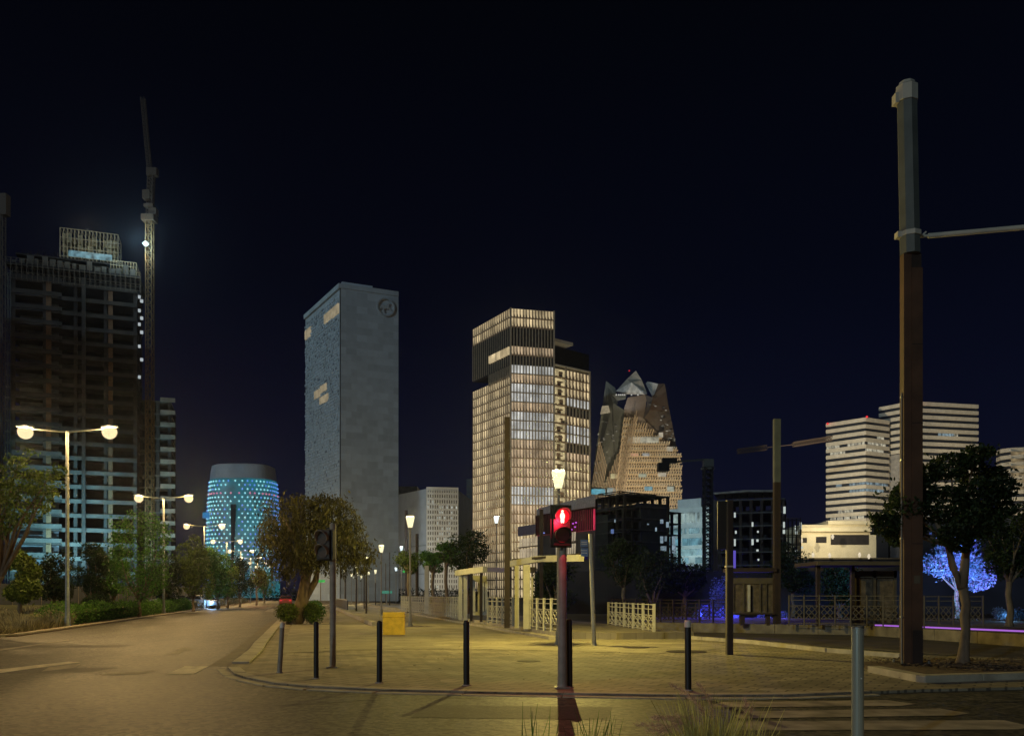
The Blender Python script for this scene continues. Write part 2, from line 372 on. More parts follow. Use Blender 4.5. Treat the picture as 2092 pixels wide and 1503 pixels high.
def tree(name, label, x, y, z0, h, rx, rz, m, trunk_m, group=None, seed=0, tr=.12, n=3500, size=.14, nb=16, lean=0.0, fork=None,
         droop=0.0, ry=None, blobs=None, cz=None, dens=1.0, cat='tree'):
    rnd = random.Random(seed)
    root = thing(name, label, cat, (x, y, z0), 0, group)
    cz = cz if cz is not None else h-rz; ry = ry or rx
    if blobs is None:
        blobs = []
        for i in range(nb):
            t = rnd.uniform(0, 2*math.pi); q = rnd.random()**.5*.72; zz = rnd.uniform(-.72, .75); q *= math.sqrt(max(.2, 1-zz*zz))
            br = rnd.uniform(.26, .46)
            blobs.append((q*math.cos(t)*rx+lean, q*math.sin(t)*ry, cz+zz*rz, br*min(rx, rz*1.4), br*rz))
    b = MB(); fk = fork if fork else max(.6, cz-rz*1.0)
    fx = lean*.45
    b.tube([(0, 0, -.1), (0, 0, .15), (fx*.3+tr*.5, 0, fk*.35), (fx*.6-tr*.4, 0, fk*.7), (fx, 0, fk)], [tr*1.55, tr*1.15, tr, tr*.92, tr*.95], 9)
    for i, bl in enumerate(blobs[:9]):
        q = (Vector((fx, 0, fk))+Vector(bl[:3]))*.5+Vector((rnd.uniform(-.15, .15)*rx, 0, -.06*rz))
        b.tube([(fx, 0, fk-.08), q, bl[:3]], [tr*.6, tr*.33, tr*.1], 6)
    b.build('trunk', trunk_m, root, smooth=True)
    c = MB(); tot = sum(bl[3]*bl[4] for bl in blobs)
    for bl in blobs:
        k = int(n*bl[3]*bl[4]/tot)
        leaves(c, bl[:3], (bl[3], bl[3], bl[4]), k, size, rnd, droop, aspect=.3 if droop else .5)
        if droop:   # hanging strands
            for _ in range(int(k/34)):
                t = rnd.uniform(0, 6.28); q = rnd.random()**.5; L = rnd.uniform(.3, 1.0)*bl[4]*1.3
                sx, sy, sz = bl[0]+bl[3]*q*math.cos(t), bl[1]+bl[3]*q*math.sin(t), bl[2]-bl[4]*.3
                for j in range(14):
                    leaves(c, (sx, sy, sz-L*j/14), (.05, .05, .06), 1, size*1.1, rnd, droop, aspect=.3)
    # stray outer sprigs
    for _ in range(n//60):
        bl = rnd.choice(blobs); t = rnd.uniform(0, 6.28); s_ = rnd.uniform(-.6, .8)
        leaves(c, (bl[0]+math.cos(t)*bl[3]*1.15, bl[1]+math.sin(t)*bl[3]*1.1, bl[2]+s_*bl[4]*1.2), (size*1.5,)*3, 5, size, rnd, droop)
    c.build('crown', m, root)
    return root

def shrub(name, label, x, y, z0, rx, ry, h, m, seed, n=900, size=.08, group=None, cat='shrub'):
    rnd = random.Random(seed); c = MB()
    root = thing(name, label, cat, (x, y, z0), 0, group)
    for i in range(7):
        t = rnd.uniform(0, 6.28); q = rnd.random()*.5
        leaves(c, (q*math.cos(t)*rx, q*math.sin(t)*ry, h*rnd.uniform(.35, .6)), (rx*.6, ry*.6, h*.42), n//7, size, rnd)
    c.build('foliage', m, root)
    s = MB()
    for i in range(5): s.tube([(0, 0, 0), (rnd.uniform(-.4, .4)*rx, rnd.uniform(-.4, .4)*ry, h*.6)], [.025, .01], 5)
    s.build('stem', M_bark, root)
    return root

# big pepper tree on the pavement
ty = 40.0; tx = X(612, ty)
def PB(px, py, r, Y=ty, bx=tx, rz=None): return (X(px, Y)-bx, random.Random(px).uniform(-1, 1), Z(py, Y)-.1, r, rz or r)
pb = [PB(560, 1085, .95), PB(590, 1060, 1.0), PB(625, 1050, 1.05), PB(665, 1050, 1.1), PB(700, 1065, 1.0), PB(725, 1095, .8), PB(738, 1130, .6), PB(705, 1120, .95),
      PB(660, 1100, 1.2), PB(600, 1110, 1.1), PB(570, 1125, .85), PB(548, 1090, .55), PB(640, 1135, .9), PB(590, 1150, .7, rz=.9), PB(620, 1035, .6), PB(690, 1150, .6), PB(655, 1030, .5), PB(745, 1155, .4, rz=.5), PB(680, 1035, .5)]
pt = tree('pepper_tree', 'large drooping pepper tree on the pavement by the dark traffic light', tx, ty, .1, 5, 2.5, 2, M_leafP, M_bark, seed=5, tr=.3, n=13000, size=.17, blobs=pb, fork=2.6, lean=.6, droop=.55)
for ch in pt.children:
    if ch.name.startswith('trunk'):
        b = MB(); b.tube([(-.25, 0, -.1), (-.1, 0, .3), (.15, 0, 1.2), (.3, 0, 2.2), (.55, 0, 3.2)], [.46, .36, .30, .24, .2], 12)
        b.tube([(.2, 0, 1.1), (.75, .1, 2.1), (.9, .2, 3.0)], [.18, .15, .12], 8)
        for bl in pb[:12]: b.tube([(.45, 0, 2.8), ((bl[0]+.4)/2, bl[1]/2, (bl[2]+3.1)/2), bl[:3]], [.12, .08, .03], 6)
        me = ch.data; me.clear_geometry(); me.from_pydata(b.v, [], b.f); me.update(); me.polygons.foreach_set('use_smooth', [True]*len(me.polygons))
shrub('round_shrub', 'clipped yellow green shrub round the pepper tree trunk, left half', tx-.55, ty-.3, .1, .75, .7, 1.05, M_leafY, 1, 2200, .10, 'shrubs at the foot of the pepper tree')
shrub('round_shrub', 'clipped yellow green shrub to the right of the pepper tree trunk', tx+.6, ty-.2, .1, .6, .7, 1.1, M_leafY, 2, 1900, .10, 'shrubs at the foot of the pepper tree')
for k in range(5):
    yy = 48+k*11; shrub('round_shrub', ['small green shrub in the strip just beyond the pepper tree', 'second small shrub beyond the pepper tree', 'third small shrub beyond the pepper tree', 'fourth small shrub beyond the pepper tree', 'farthest small shrub in the strip beyond the pepper tree'][k], X(642, yy), yy, .1, .8, .8, .9, M_leafG, 20+k, 700, .14, 'shrubs along the strip')

# trees along the left
LT = [ # px, top, bottom(base y ground), Y, rx px, mat, label
    (42, 1128, 40, 42, M_leafO, 'small round olive tree on the grass at far left'),
    (112, 1118, 52, 38, M_leafD, 'dark tree left of the nearest lamp post'),
    (190, 1100, 56, 48, M_leafD, 'dark tree just right of the nearest lamp post'),
    (285, 1045, 54, 66, M_leafG, 'tall leafy tree in front of the far scaffold wing'),
    (232, 1140, 58, 34, M_leafG, 'low green tree behind the hedge between the dark trees'),
    (335, 1130, 70, 36, M_leafD, 'low dark tree behind the hedge beside the second lamp post'),
    (395, 1090, 72, 46, M_leafO, 'loose olive tree below the third lamp post'),
    (445, 1120, 84, 40, M_leafG, 'bright green tree left of the dotted blue tower foot'),
    (490, 1130, 100, 36, M_leafD, 'dark tree in front of the dotted blue tower'),
    (540, 1160, 150, 20, M_leafG, 'small distant green tree at the end of the hedge'),
    (465, 1150, 92, 26, M_leafY, 'lime green young tree near the parked cars'),
]
for i, (px, top, Y, w, m, lab) in enumerate(LT):
    hh = Z(top, Y)-.1; rx = w*Y/F; rz = min(hh*.42, (HZ-6-top)*Y/F*.62)
    tree('verge_tree', lab, X(px, Y), Y, .1, hh, rx, rz, m, M_bark, 'trees on the left verge', seed=40+i, tr=.11, n=7000 if w > 38 else 4500, size=.15 if Y < 60 else .20, nb=19)
# red lit tree
tree('red_lit_tree', 'small tree glowing red beside the road far away', X(524, 118), 118, .1, Z(1160, 118)-.1, 1.6, 1.4, M_leafO, M_bark, seed=77, n=1200, size=.3, tr=.12)
plight('red_glow', (X(522, 114), 114, 4.2), 120, (1, .06, .1))
# leaning street tree cut by the left edge
rt = 30.0
def LB(px, py, r): return (X(px, rt)-X(-22, rt), random.Random(px+3).uniform(-.6, .6), Z(py, rt)-.1, r, r*.72)
lb = [LB(10, 1010, .7), LB(45, 975, .65), LB(20, 940, .35), LB(85, 990, .6), LB(120, 975, .35), LB(60, 1030, .75), LB(10, 1065, .75), LB(-30, 1000, .9), LB(105, 1010, .5), LB(-20, 1080, .7), LB(35, 1060, .5), LB(68, 925, .2), LB(135, 965, .25), LB(0, 960, .4)]
tree('street_tree', 'leaning olive tree cut by the left edge of the photo', X(-22, rt), rt, .1, 5, 2.4, 1.6, M_leafO, M_barkp, seed=9, tr=.15, n=4200, size=.13, blobs=lb, fork=2.1, lean=.9)

# hedge: clipped boxes along the left kerb
hd = MB(); rnd = random.Random(3)
hedge = thing('clipped_hedge', 'long clipped green hedge along the left kerb behind the lamp posts', 'hedge', (RL[0]-1, RL[1]+.6, .1))
for k in range(46):
    t = k/45; Y = 37+t*42; wdt = 1.2; hh = .95+.1*math.sin(k*.9)
    cx = RL[0]-1.25-.25*(Y-RL[1])
    leaves(hd, (cx, Y, .1+hh*.5), (.75, .75, hh*.62), 420, .10+.05*t, rnd, shell=.7)
hd.build('foliage', M_leafG, hedge, world=True)
part('stem', M_bark, hedge, lambda b: [b.tube([(RL[0]-1.25-.25*(37+k*2-RL[1]), 37+k*2, .05), (RL[0]-1.25-.25*(37+k*2-RL[1]), 37+k*2, .8)], .03, 5) for k in range(21)], world=True)
hedge2 = thing('clipped_hedge', 'pale hedge farther along the left kerb past the parked cars', 'hedge', (-33, 82, .1))
hd = MB()
for k in range(30):
    Y = 82+k*2.6; cx = RL[0]-1.4-.25*(Y-RL[1]); leaves(hd, (cx, Y, .55), (.9, 1.4, .5), 150, .22, rnd, shell=.7)
hd.build('foliage', mat('pale_leaf', (.13, .14, .10), .6, var=.4, island=.5), hedge2, world=True)
# second hedge row behind
hedge3 = thing('low_hedge', 'low dark hedge row on the verge behind the long clipped hedge', 'hedge', (-30, 50, .1))
hd = MB()
for k in range(30):
    Y = 48+k*.9; cx = X(130, 48)-.62*(Y-48)+k*.1; leaves(hd, (cx+2, Y, .8), (1.0, 1.0, .8), 160, .16, rnd, shell=.7)
hd.build('foliage', M_leafD, hedge3, world=True)
# rough grass bank at far left
gb = MB()
for _ in range(15000):
    Y = rnd.uniform(24.9, 44); cx = rnd.uniform(X(-60, Y), min(X(150, Y), RL[0]-.5-.25*(Y-RL[1])))
    if cx > -17.6-.25*(Y-29)-.4: continue
    hgt = rnd.uniform(.12, .45)*(.6+.6*math.sin(cx*1.3+Y)**2)
    a = rnd.uniform(0, 3.14); w = .028; dx, dy = math.cos(a)*w, math.sin(a)*w; lx, ly = rnd.gauss(0, .12), rnd.gauss(0, .12)
    o = len(gb.v); zb = .1+max(0, (Y-30))*.03
    gb.v += [(cx-dx, Y-dy, .08), (cx+dx, Y+dy, .08), (cx+dx*.4+lx*.6, Y+dy*.4+ly*.6, zb+hgt*.65), (cx+lx, Y+ly, zb+hgt)]; gb.f += [(o, o+1, o+2), (o, o+2, o+3)]
g_ = gb.build('verge_grass', M_grassD); g_['kind'] = 'stuff'
part_bank = MB(); part_bank.add([(-60, 34, .1), along((-19.8, 34), 34)+(.1,), (-20.6, 38, .55), (-22, 46, .75), (-26, 60, .75), (-70, 60, .9)], [(0, 1, 2, 3, 4, 5)])
struct(part_bank.build('grass_bank', mat('bank_grass', (.10, .11, .03), .9, var=.6, scale=2, bump=1)))

# trees beyond the tram stop
MT = [(835, 1125, 62, 30, M_leafO, 'small olive tree left of the platform trees'), (885, 1118, 58, 34, M_leafG, 'middle platform tree with a thin trunk'), (955, 1083, 52, 58, M_leafD, 'widest dark tree above the left tram shelter'),
      (912, 1110, 54, 30, M_leafG, 'green tree behind the cream pillar')]
for i, (px, top, Y, w, m, lab) in enumerate(MT):
    hh = Z(top, Y)-.1; tree('platform_tree', lab, X(px, Y), Y, .1, hh, w*Y/F, min(hh*.38, w*Y/F*.75), m, M_bark, 'trees behind the tram platform', seed=60+i, tr=.12, n=3000, size=.16, nb=14)
DT = [(1130, 1150, 48, 60, 'dark tree behind the red pedestrian light'), (1275, 1100, 60, 55, 'tall dark tree before the unfinished block'), (1335, 1130, 55, 60, 'dark tree left of the blue lit yard'), (1400, 1135, 58, 45, 'rounded dark tree at the edge of the blue light'),
      (1620, 1110, 62, 55, 'dark tree behind the right hand shelter'), (1715, 1150, 50, 55, 'low dark tree in front of the lit white block')]
for i, (px, top, Y, w, lab) in enumerate(DT):
    hh = Z(top, Y); tree('dark_tree', lab, X(px, Y), Y, 0, hh, w*Y/F, min(hh*.46, w*Y/F*.9), M_leafD, M_bark, 'dark trees beyond the tracks', seed=80+i, tr=.15, n=3600, size=.18, nb=18)
# right foreground tree in the planter
ry_ = 16.2; bx = X(1968, ry_)
def RB(px, py, r, rz=None): return (X(px, ry_)-bx, random.Random(px*7+py).uniform(-.55, .55), Z(py, ry_)-.2, r, rz or r*.75)
rb = [RB(1850, 1040, .42), RB(1810, 1075, .26), RB(1880, 1000, .40), RB(1930, 955, .36), RB(1970, 935, .26), RB(2000, 960, .34), RB(1990, 1010, .45), RB(1930, 1030, .5), RB(2030, 1000, .34), RB(2045, 965, .2), RB(1870, 1075, .38),
      RB(1960, 1075, .42), RB(2010, 1060, .36), RB(1835, 1095, .2, .2), RB(1920, 1095, .3), RB(2050, 1040, .22), RB(1795, 1060, .18), RB(1900, 965, .25), RB(1860, 1010, .3), RB(2010, 925, .14), RB(1945, 1115, .22)]
rtree = tree('planter_tree', 'dark leafy tree with a pale forked trunk in the right planter', bx, ry_, .2, 4, 1.4, 1, M_leafD, M_barkp, seed=11, tr=.12, n=15000, size=.085, blobs=rb, fork=1.55)
for ch in rtree.children:
    if ch.name.startswith('trunk'):
        b = MB(); f0 = Z(1195, ry_)-.2
        b.tube([(0, 0, -.1), (0, 0, .08), (.02, 0, .3), (.05, 0, .62), (.035, .02, .9), (.06, 0, 1.1), (-.02, 0, f0)], [.17, .115, .092, .083, .088, .080, .09], 11)
        b.tube([(-.02, 0, f0-.05), (-.2, 0, f0+.35), (-.28, .05, f0+.8), (-.5, .1, f0+1.3)], [.1, .075, .06, .04], 8)
        b.tube([(-.02, 0, f0-.05), (.04, 0, f0+.5), (.03, -.05, f0+1.0), (.1, 0, f0+1.8)], [.1, .08, .065, .03], 8)
        for bl in rb[:13]: b.tube([(-.25 if bl[0] < -.1 else .03, 0, f0+.75), ((bl[0]-.1)/2, bl[1]/2, (bl[2]+f0+.7)/2), bl[:3]], [.045, .03, .01], 5)
        me = ch.data; me.clear_geometry(); me.from_pydata(b.v, [], b.f); me.update(); me.polygons.foreach_set('use_smooth', [True]*len(me.polygons))
tree('edge_tree', 'shadowy tree with a thin trunk cut by the right edge', X(2062, 30), 30, .38, Z(1035, 30)-.38, 1.15, 1.35, M_leafD, M_bark, seed=13, tr=.11, n=4500, size=.13, nb=16)
# planter kerb, soil, litter
pl = [G(1760, 1372, .2), G(1778, 1362, .2), G(1868, 1380, .2), G(1895, 1383, .2), G(2200, 1377, .2)]
kerb('planter_kerb', [G(1772, 1372, .1), G(1872, 1405, .0), G(1890, 1407, .0), G(2230, 1394, .0)], .24, -.02, .21, side=1, joint=.9)
sheet('planter_bed', [G(1775, 1368, .1), G(1874, 1400, .0), G(1895, 1402, .0), G(2230, 1388, .0), (12.5, 16.8), (9.2, 17.3), (6.9, 16.6)], .17, M_soil, .15)
lt = MB(); rnd = random.Random(8)
for _ in range(1500):
    x = rnd.uniform(6.9, 12); y = rnd.uniform(14.3, 17.2)
    if y < 14.4+max(0, (8.0-x))*1.6: continue
    a = rnd.uniform(0, 6.28); s = rnd.uniform(.02, .06); z = .178+rnd.random()*.02
    o = len(lt.v); lt.v += [(x+s*math.cos(a+k*1.57), y+s*math.sin(a+k*1.57)*.7, z+rnd.uniform(0, .03)) for k in range(4)]; lt.f.append((o, o+1, o+2, o+3))
q = lt.build('leaf_litter', mat('litter', (.16, .11, .06), .9, island=.7)); q['kind'] = 'stuff'

fl2 = MB(); rnd = random.Random(18)
for _ in range(420):
    y = rnd.uniform(13.6, 30); x = rnd.uniform(-6, 9)
    if x < -4.6-.25*(y-17.3) or (y < 16 and x < -3.5) or (y > 20 and x > 3): continue
    a = rnd.uniform(0, 6.28); q = rnd.uniform(.015, .04); o = len(fl2.v)
    fl2.v += [(x+q*math.cos(a+k*1.57), y+q*math.sin(a+k*1.57)*.6, .114+rnd.uniform(0, .012)) for k in range(4)]; fl2.f.append((o, o+1, o+2, o+3))
q = fl2.build('fallen_leaves', mat('fallen_leaf', (.14, .09, .04), .9, island=.7)); q['kind'] = 'stuff'
# ------------------------------------------------------------------ street furniture
# bollards
def bollard(label, px, py_base, h, w, style='black', lean=0, z=.11, Y=None):
    if Y is None: x, y = G(px, py_base, z)
    else: x, y = X(px, Y), Y
    root = thing('bollard', label, 'bollard', (x, y, z), 0, 'bollards along the kerb')
    r = w/2
    m = {'black': M_black, 'grey': M_grey, 'white_top': M_black, 'steel': M_galvm, 'pale': M_grey}[style]
    b = MB()
    top = h-.10 if style in ('white_top', 'pale') else h
    b.lathe(0, 0, [(r, 0), (r, top-r*.6), (r*.86, top-r*.2), (r*.45, top)] if top == h and style != 'steel' else [(r, 0), (r, top)], 20)
    b.build('post', m, root, smooth=False)
    if style in ('white_top', 'pale'):
        part('reflective_band', M_white, root, lambda b: b.lathe(0, 0, [(r*1.02, top), (r*1.02, h-.02), (r*.7, h)], 20))
    elif style == 'steel':
        part('cap', M_galv, root, lambda b: b.lathe(0, 0, [(r*1.02, h), (r*1.02, h+.012), (r*.8, h+.018)], 24))
        part('bolt', M_white, root, lambda b: b.lathe(.01, -r-.002, [(.006, h-.42), (.006, h-.41)], 8))
    part('base_ring', M_conc, root, lambda b: b.lathe(0, 0, [(r*1.5, -.01), (r*1.4, .006)], 20))
    root.rotation_euler = (0, R(lean), 0)
    return root
bollard('leaning grey bollard with a white top, leftmost at the kerb corner', 571, 1372, .90, .085, 'pale', 3.4)
bollard('second bollard from the left, black, just left of the dark traffic light', 646, 1384, .95, .085, 'black')
bollard('black bollard between the dark traffic light and the yellow block', 775, 1393, .98, .09, 'black', .2)
bollard('black bollard standing alone in the middle of the kerb, casting a long shadow', 953, 1398, 1.0, .095, 'black', -.2)
bollard('black bollard right against the red pedestrian light pole', 1164, 1402, 1.03, .09, 'black', -.6)
bollard('black bollard with a white top behind the feathery grass', 1406, 1408, 1.02, .095, 'white_top', -.4)
bollard('near shiny steel bollard in the right foreground, cut by the bottom edge', 1752, 0, 1.10, .10, 'steel', 0, .12, 7.0)

# traffic lights
def signal(parent, z, w, hgt, off, ang, lit=False):
    """two-lamp pedestrian head, local x right, y away"""
    # head group is drawn rotated round z by ang and tilted
    ca, sa = math.cos(ang), math.sin(ang)
    def rot(p): return (off[0]+p[0]*ca-p[1]*sa, off[1]+p[0]*sa+p[1]*ca, z+p[2])
    def hx(b, x0, x1, y0, y1, z0, z1): b.hexa([rot(p) for p in [(x0, y0, z0), (x1, y0, z0), (x1, y1, z0), (x0, y1, z0), (x0, y0, z1), (x1, y0, z1), (x1, y1, z1), (x0, y1, z1)]])
    b = MB(); hx(b, -w/2, w/2, -.02, .16, 0, hgt); hx(b, -w*.62, w*.62, .03, .05, -.02, hgt+.02)
    hd_ = b.build('signal_head', M_black, parent, bevel=.015)
    for k, zc in enumerate((hgt*.74, hgt*.27)):
        r = w*.38
        b = MB()
        # visor: open hood
        n = 14; a0, a1 = R(-25), R(205); vs = []; L = .15
        for j in range(n+1):
            t = a0+(a1-a0)*j/n
            vs += [rot((math.cos(t)*r*1.12, -.02, zc+math.sin(t)*r*1.12)), rot((math.cos(t)*r*1.12, -.02-L*(.45+.55*max(0, math.sin(t))), zc+math.sin(t)*r*1.12)),
                   rot((math.cos(t)*r*1.2, -.02-L*(.45+.55*max(0, math.sin(t))), zc+math.sin(t)*r*1.2)), rot((math.cos(t)*r*1.2, -.02, zc+math.sin(t)*r*1.2))]
        fs = []
        for j in range(n):
            for q in range(4): fs.append((j*4+q, j*4+(q+1) % 4, (j+1)*4+(q+1) % 4, (j+1)*4+q))
        b.add(vs, fs); b.build('visor', M_grey if not lit else M_black, parent)
        b = MB(); b.add([rot((math.cos(t)*r*1.08, -.035, zc+math.sin(t)*r*1.08)) for t in [6.2832*j/20 for j in range(20)]]+[rot((math.cos(t)*r*1.08, -.02, zc+math.sin(t)*r*1.08)) for t in [6.2832*j/20 for j in range(20)]],
                [tuple(range(20)), tuple(range(39, 19, -1))]+[(j, 20+j, 20+(j+1) % 20, (j+1) % 20) for j in range(20)])
        ln = b.build('lens', (mat('red_lens', (.10, .005, .008), .35, emis=(1, .01, .05), es=.22, var=.2) if k == 0 else mat('dark_red_lens', (.10, .012, .02), .35, var=.2)) if lit else mat('dark_lens', (.06, .045, .035), .35, var=.3), parent)
        if lit and k == 0:   # standing figure
            b = MB(); fy = -.045
            def ell(cx, cz, a, c2):
                b.add([rot((cx+math.cos(t)*a, fy, zc+cz+math.sin(t)*c2)) for t in [6.2832*j/14 for j in range(14)]]+[rot((cx+math.cos(t)*a, fy+.008, zc+cz+math.sin(t)*c2)) for t in [6.2832*j/14 for j in range(14)]],
                      [tuple(range(14)), tuple(range(27, 13, -1))]+[(j, 14+j, 14+(j+1) % 14, (j+1) % 14) for j in range(14)])
            ell(0, .072, .019, .020); ell(0, .0, .038, .058); ell(-.014, -.062, .015, .045); ell(.014, -.062, .015, .045)
            b.build('standing_figure', emat('lit_figure', (1, .80, .62), 1.6, sample=True), ln)
    return hd_
t1x, t1y = G(680, 1362, .11)
tl1 = thing('traffic_light', 'unlit two lamp traffic light on a grey pole under the pepper tree', 'traffic light', (t1x, t1y, .11), 0)
ph1 = Z(1070, t1y)-.11
part('pole', M_grey, tl1, lambda b: b.lathe(0, 0, [(.075, 0), (.062, .05), (.062, ph1), (.055, ph1+.01)], 18))
part('base_plate', M_grey, tl1, lambda b: b.box(-.11, .11, -.11, .11, -.005, .012))
signal(tl1, Z(1143, t1y)-.11, .30, .56, (-.15, -.13), R(-24))
for q_ in (.08, .62): part('bracket', M_black, tl1, lambda b: b.bar((-.12, 0, ph1-q_), (0, 0, ph1-q_), .03))
t2x, t2y = G(1149, 1403, .11)
tl2 = thing('traffic_light', 'pedestrian traffic light showing a red standing figure on a thick pole', 'traffic light', (t2x, t2y, .11), 0)
ph2 = Z(1062, t2y)-.11
part('pole', M_grey, tl2, lambda b: b.lathe(0, 0, [(.085, 0), (.075, .05), (.066, .9), (.066, ph2)], 18))
part('base_plate', M_grey, tl2, lambda b: b.box(-.12, .12, -.12, .12, -.005, .012))
signal(tl2, Z(1116, t2y)-.11, .27, .60, (-.02, -.13), R(14), lit=True)
part('bracket', M_black, tl2, lambda b: b.tube([(-.02, -.05, Z(1124, t2y)-.11), (-.02, -.05, Z(1114, t2y)-.11)], .03, 8))
plight('red_signal_light', (.0, -.36, Z(1066, t2y)-.11), 30.0, (1, .02, .05), parent=tl2)

# lantern posts
def lantern(label, x, y, z=.1, h=4.75, power=130, group='lantern posts along the tram walk', bh=None, col=(1, .79, .20), lit=E_lant):
    root = thing('lantern_post', label, 'lamp post', (x, y, z), 0, group)
    part('pole', M_grey, root, lambda b: b.lathe(0, 0, [(.09, 0), (.085, .35), (.06, .45), (.05, .9), (.038, h-.42), (.05, h-.40), (.03, h-.36)], 12))
    part('base', M_grey, root, lambda b: b.lathe(0, 0, [(.14, 0), (.13, .04), (.10, .08)], 12))
    g = part('lantern_glass', lit, root, lambda b: b.lathe(0, 0, [(.10, h-.33), (.20, h+.13), (.14, h+.17)], 10))
    part('lantern_frame', M_grey, root, lambda b: [b.lathe(0, 0, [(.075, h-.36), (.075, h-.335)], 8), b.lathe(0, 0, [(.19, h+.172), (.13, h+.22), (.03, h+.25)], 8)])
    if power: plight('lantern_light', (0, 0, h+.0), power, col, parent=root, radius=.05)
    return root
lantern('lantern post directly behind the red pedestrian light', *G(1141, 1316, .1), power=2150)
lantern('nearest lantern on the walk, right of the yellow block', *G(838, 1279, .1), power=700)
lantern('second lantern on the walk, left of the nearest one', X(779, 59), 59, power=420)
lantern('third lantern on the walk, close to the pepper tree crown', X(749, 77), 77, power=420)
far_l = lantern('distant lantern at the left of the far row', X(704, 112), 112, power=0)
plight('lantern_light', (X(722, 118), 116, 5.2), 1400, (1, .86, .45))
for i, (px, Y) in enumerate([(718, 135), (731, 128), (753, 126), (767, 116), (738, 150), (727, 98)]):
    dup(far_l, ['distant lantern, second from the left of the far row', 'distant lantern, third from the left of the far row', 'distant lantern in the right half of the far row', 'distant lantern at the right end of the far row', 'smallest distant lantern in the far row', 'larger lantern at the front of the far row'][i], (X(px, Y), Y, .1))
wl = lantern('white lamp left of the nearest lantern, before the white tower', X(820, 92), 92, h=6.6, power=0, lit=E_whitel)
plight('lantern_light', (X(820, 90), 91, 7), 700, (.85, .95, 1))
lantern('white lamp in front of the fin covered tower, left of the brown mast', X(1014, 60), 60, h=6.9, power=260, lit=E_whitel, col=(.75, .95, 1))
dup(wl, 'white lamp beside the dark distant poles, near the green sign', (X(809, 110), 110, -1.6))

lantern('lantern post behind the photographer, outside the photo', 4.2, -4.5, .12, power=430, col=(1, .84, .52))
# thin dark poles on the walk
def post(label, px, Y, top, w=.09, m=M_rustd, z=.1, name='dark_post', group='dark posts along the tram walk', square=False):
    root = thing(name, label, 'post', (X(px, Y), Y, z), 0, group); h = Z(top, Y)-z
    part('shaft', m, root, lambda b: (b.box(-w/2, w/2, -w/2, w/2, 0, h) if square else b.lathe(0, 0, [(w*.6, 0), (w*.5, .3), (w*.5, h)], 10)))
    part('foot', M_grey, root, lambda b: b.box(-w, w, -w, w, 0, .03)); return root
for i, (px, Y, top) in enumerate([(706, 88, 1181), (728, 72, 1180), (748, 63, 1176), (744, 84, 1160), (767, 96, 1190), (796, 96, 1128), (788, 120, 1150), (830, 95, 1042), (852, 80, 1090)]):
    post(['short dark post left of the walk lamps', 'dark post below the third lantern', 'dark post with the widest foot right of the traffic light', 'tall thin post below the pepper tree edge', 'short dark post by the green sign', 'tall dark wire post before the white tower', 'slender wire post beyond the green sign', 'tallest grey wire post, against the white tower', 'grey wire post right of the nearest lantern'][i], px, Y, top, w=.12 if i < 7 else .3)
pl_ = post('cream pillar between platform trees and railing', 872, 52, 1155, .26, M_cream, .32, 'platform_pillar', None, True)

# catenary masts
def mast(label, px, Y, top, split, w, z=.1, d=None, grp='tram line masts', tilt=0):
    root = thing('tram_mast', label, 'mast', (X(px, Y), Y, z), 0, grp); h = Z(top, Y)-z; hs = Z(split, Y)-z if split else None
    d = d or w*.8
    def beam(b, z0, z1):
        b.box(-w/2, -w*.08, -d/2, d/2, z0, z1)           # pale flank
        b.box(-w*.08, w/2, -d/2+.05*w, d/2, z0, z1)
    if hs:
        part('upper_shaft', M_palegrey, root, lambda b: beam(b, hs, h)); part('lower_shaft', M_rustd, root, lambda b: beam(b, 0, hs))
    else: part('shaft', M_rustd, root, lambda b: beam(b, 0, h))
    return root, h, hs
# near mast, seen in detail
my = 16.0; mroot = thing('tram_mast', 'huge brown and grey mast at the right, standing in the planter', 'mast', (X(1862, my), my, .17), 0, 'tram line masts')
mh = Z(178, my)-.17; ms = Z(522, my)-.17
part('lower_shaft', M_rust, mroot, lambda b: [b.box(-.20, -.055, -.12, .05, 0, ms), b.box(-.05, .15, -.14, .05, 0.0, ms-.28)])
part('shaft_groove', M_rustd, mroot, lambda b: [b.box(-.054, .14, -.11, .04, ms-.279, ms-.002), b.box(-.055, -.0501, -.09, .04, 0, ms-.28)])
part('base_plate', M_rustd, mroot, lambda b: b.box(-.32, .27, -.26, .18, -.01, .035))
for bx__, by__ in ((-.28, -.22), (.23, -.22), (-.28, .14), (.23, .14)): part('bolt', M_galv, mroot, lambda b: b.lathe(bx__, by__, [(.024, .03), (.024, .075), (.012, .09)], 6))
part('conduit', M_grey, mroot, lambda b: b.tube([(-.215, -.05, 0), (-.215, -.05, 5.2)], .014, 6))
for zz_ in (.9, 2.4, 3.9, 5.1): part('conduit_strap', M_galv, mroot, lambda b: b.box(-.235, -.195, -.08, -.02, zz_, zz_+.03))
part('weld_seam', M_rustd, mroot, lambda b: [b.box(-.051, .152, -.1425, -.1405, z_, z_+.02) for z_ in (2.3, 4.6, 6.1)])
part('notice_plate', M_cream_d, mroot, lambda b: b.box(-.02, .10, -.146, -.142, 1.55, 1.70))
part('stain_plate', M_rustd, mroot, lambda b: b.box(-.046, .153, -.144, -.141, .01, .66))
part('upper_shaft', M_palegrey, mroot, lambda b: [b.tube([(-.04, -.03, ms), (-.10, -.02, mh)], [.188, .185], 8)])
part('cap', M_cream, mroot, lambda b: [b.tube([(-.10, -.02, mh-.32), (-.10, -.02, mh-.02)], [.205, .205], 8), b.tube([(-.10, -.02, mh-.02), (-.10, -.02, mh+.07)], [.17, .14], 8), b.box(-.34, -.27, -.08, .08, mh-.34, mh-.15)])
ac = Z(482, my)-.17
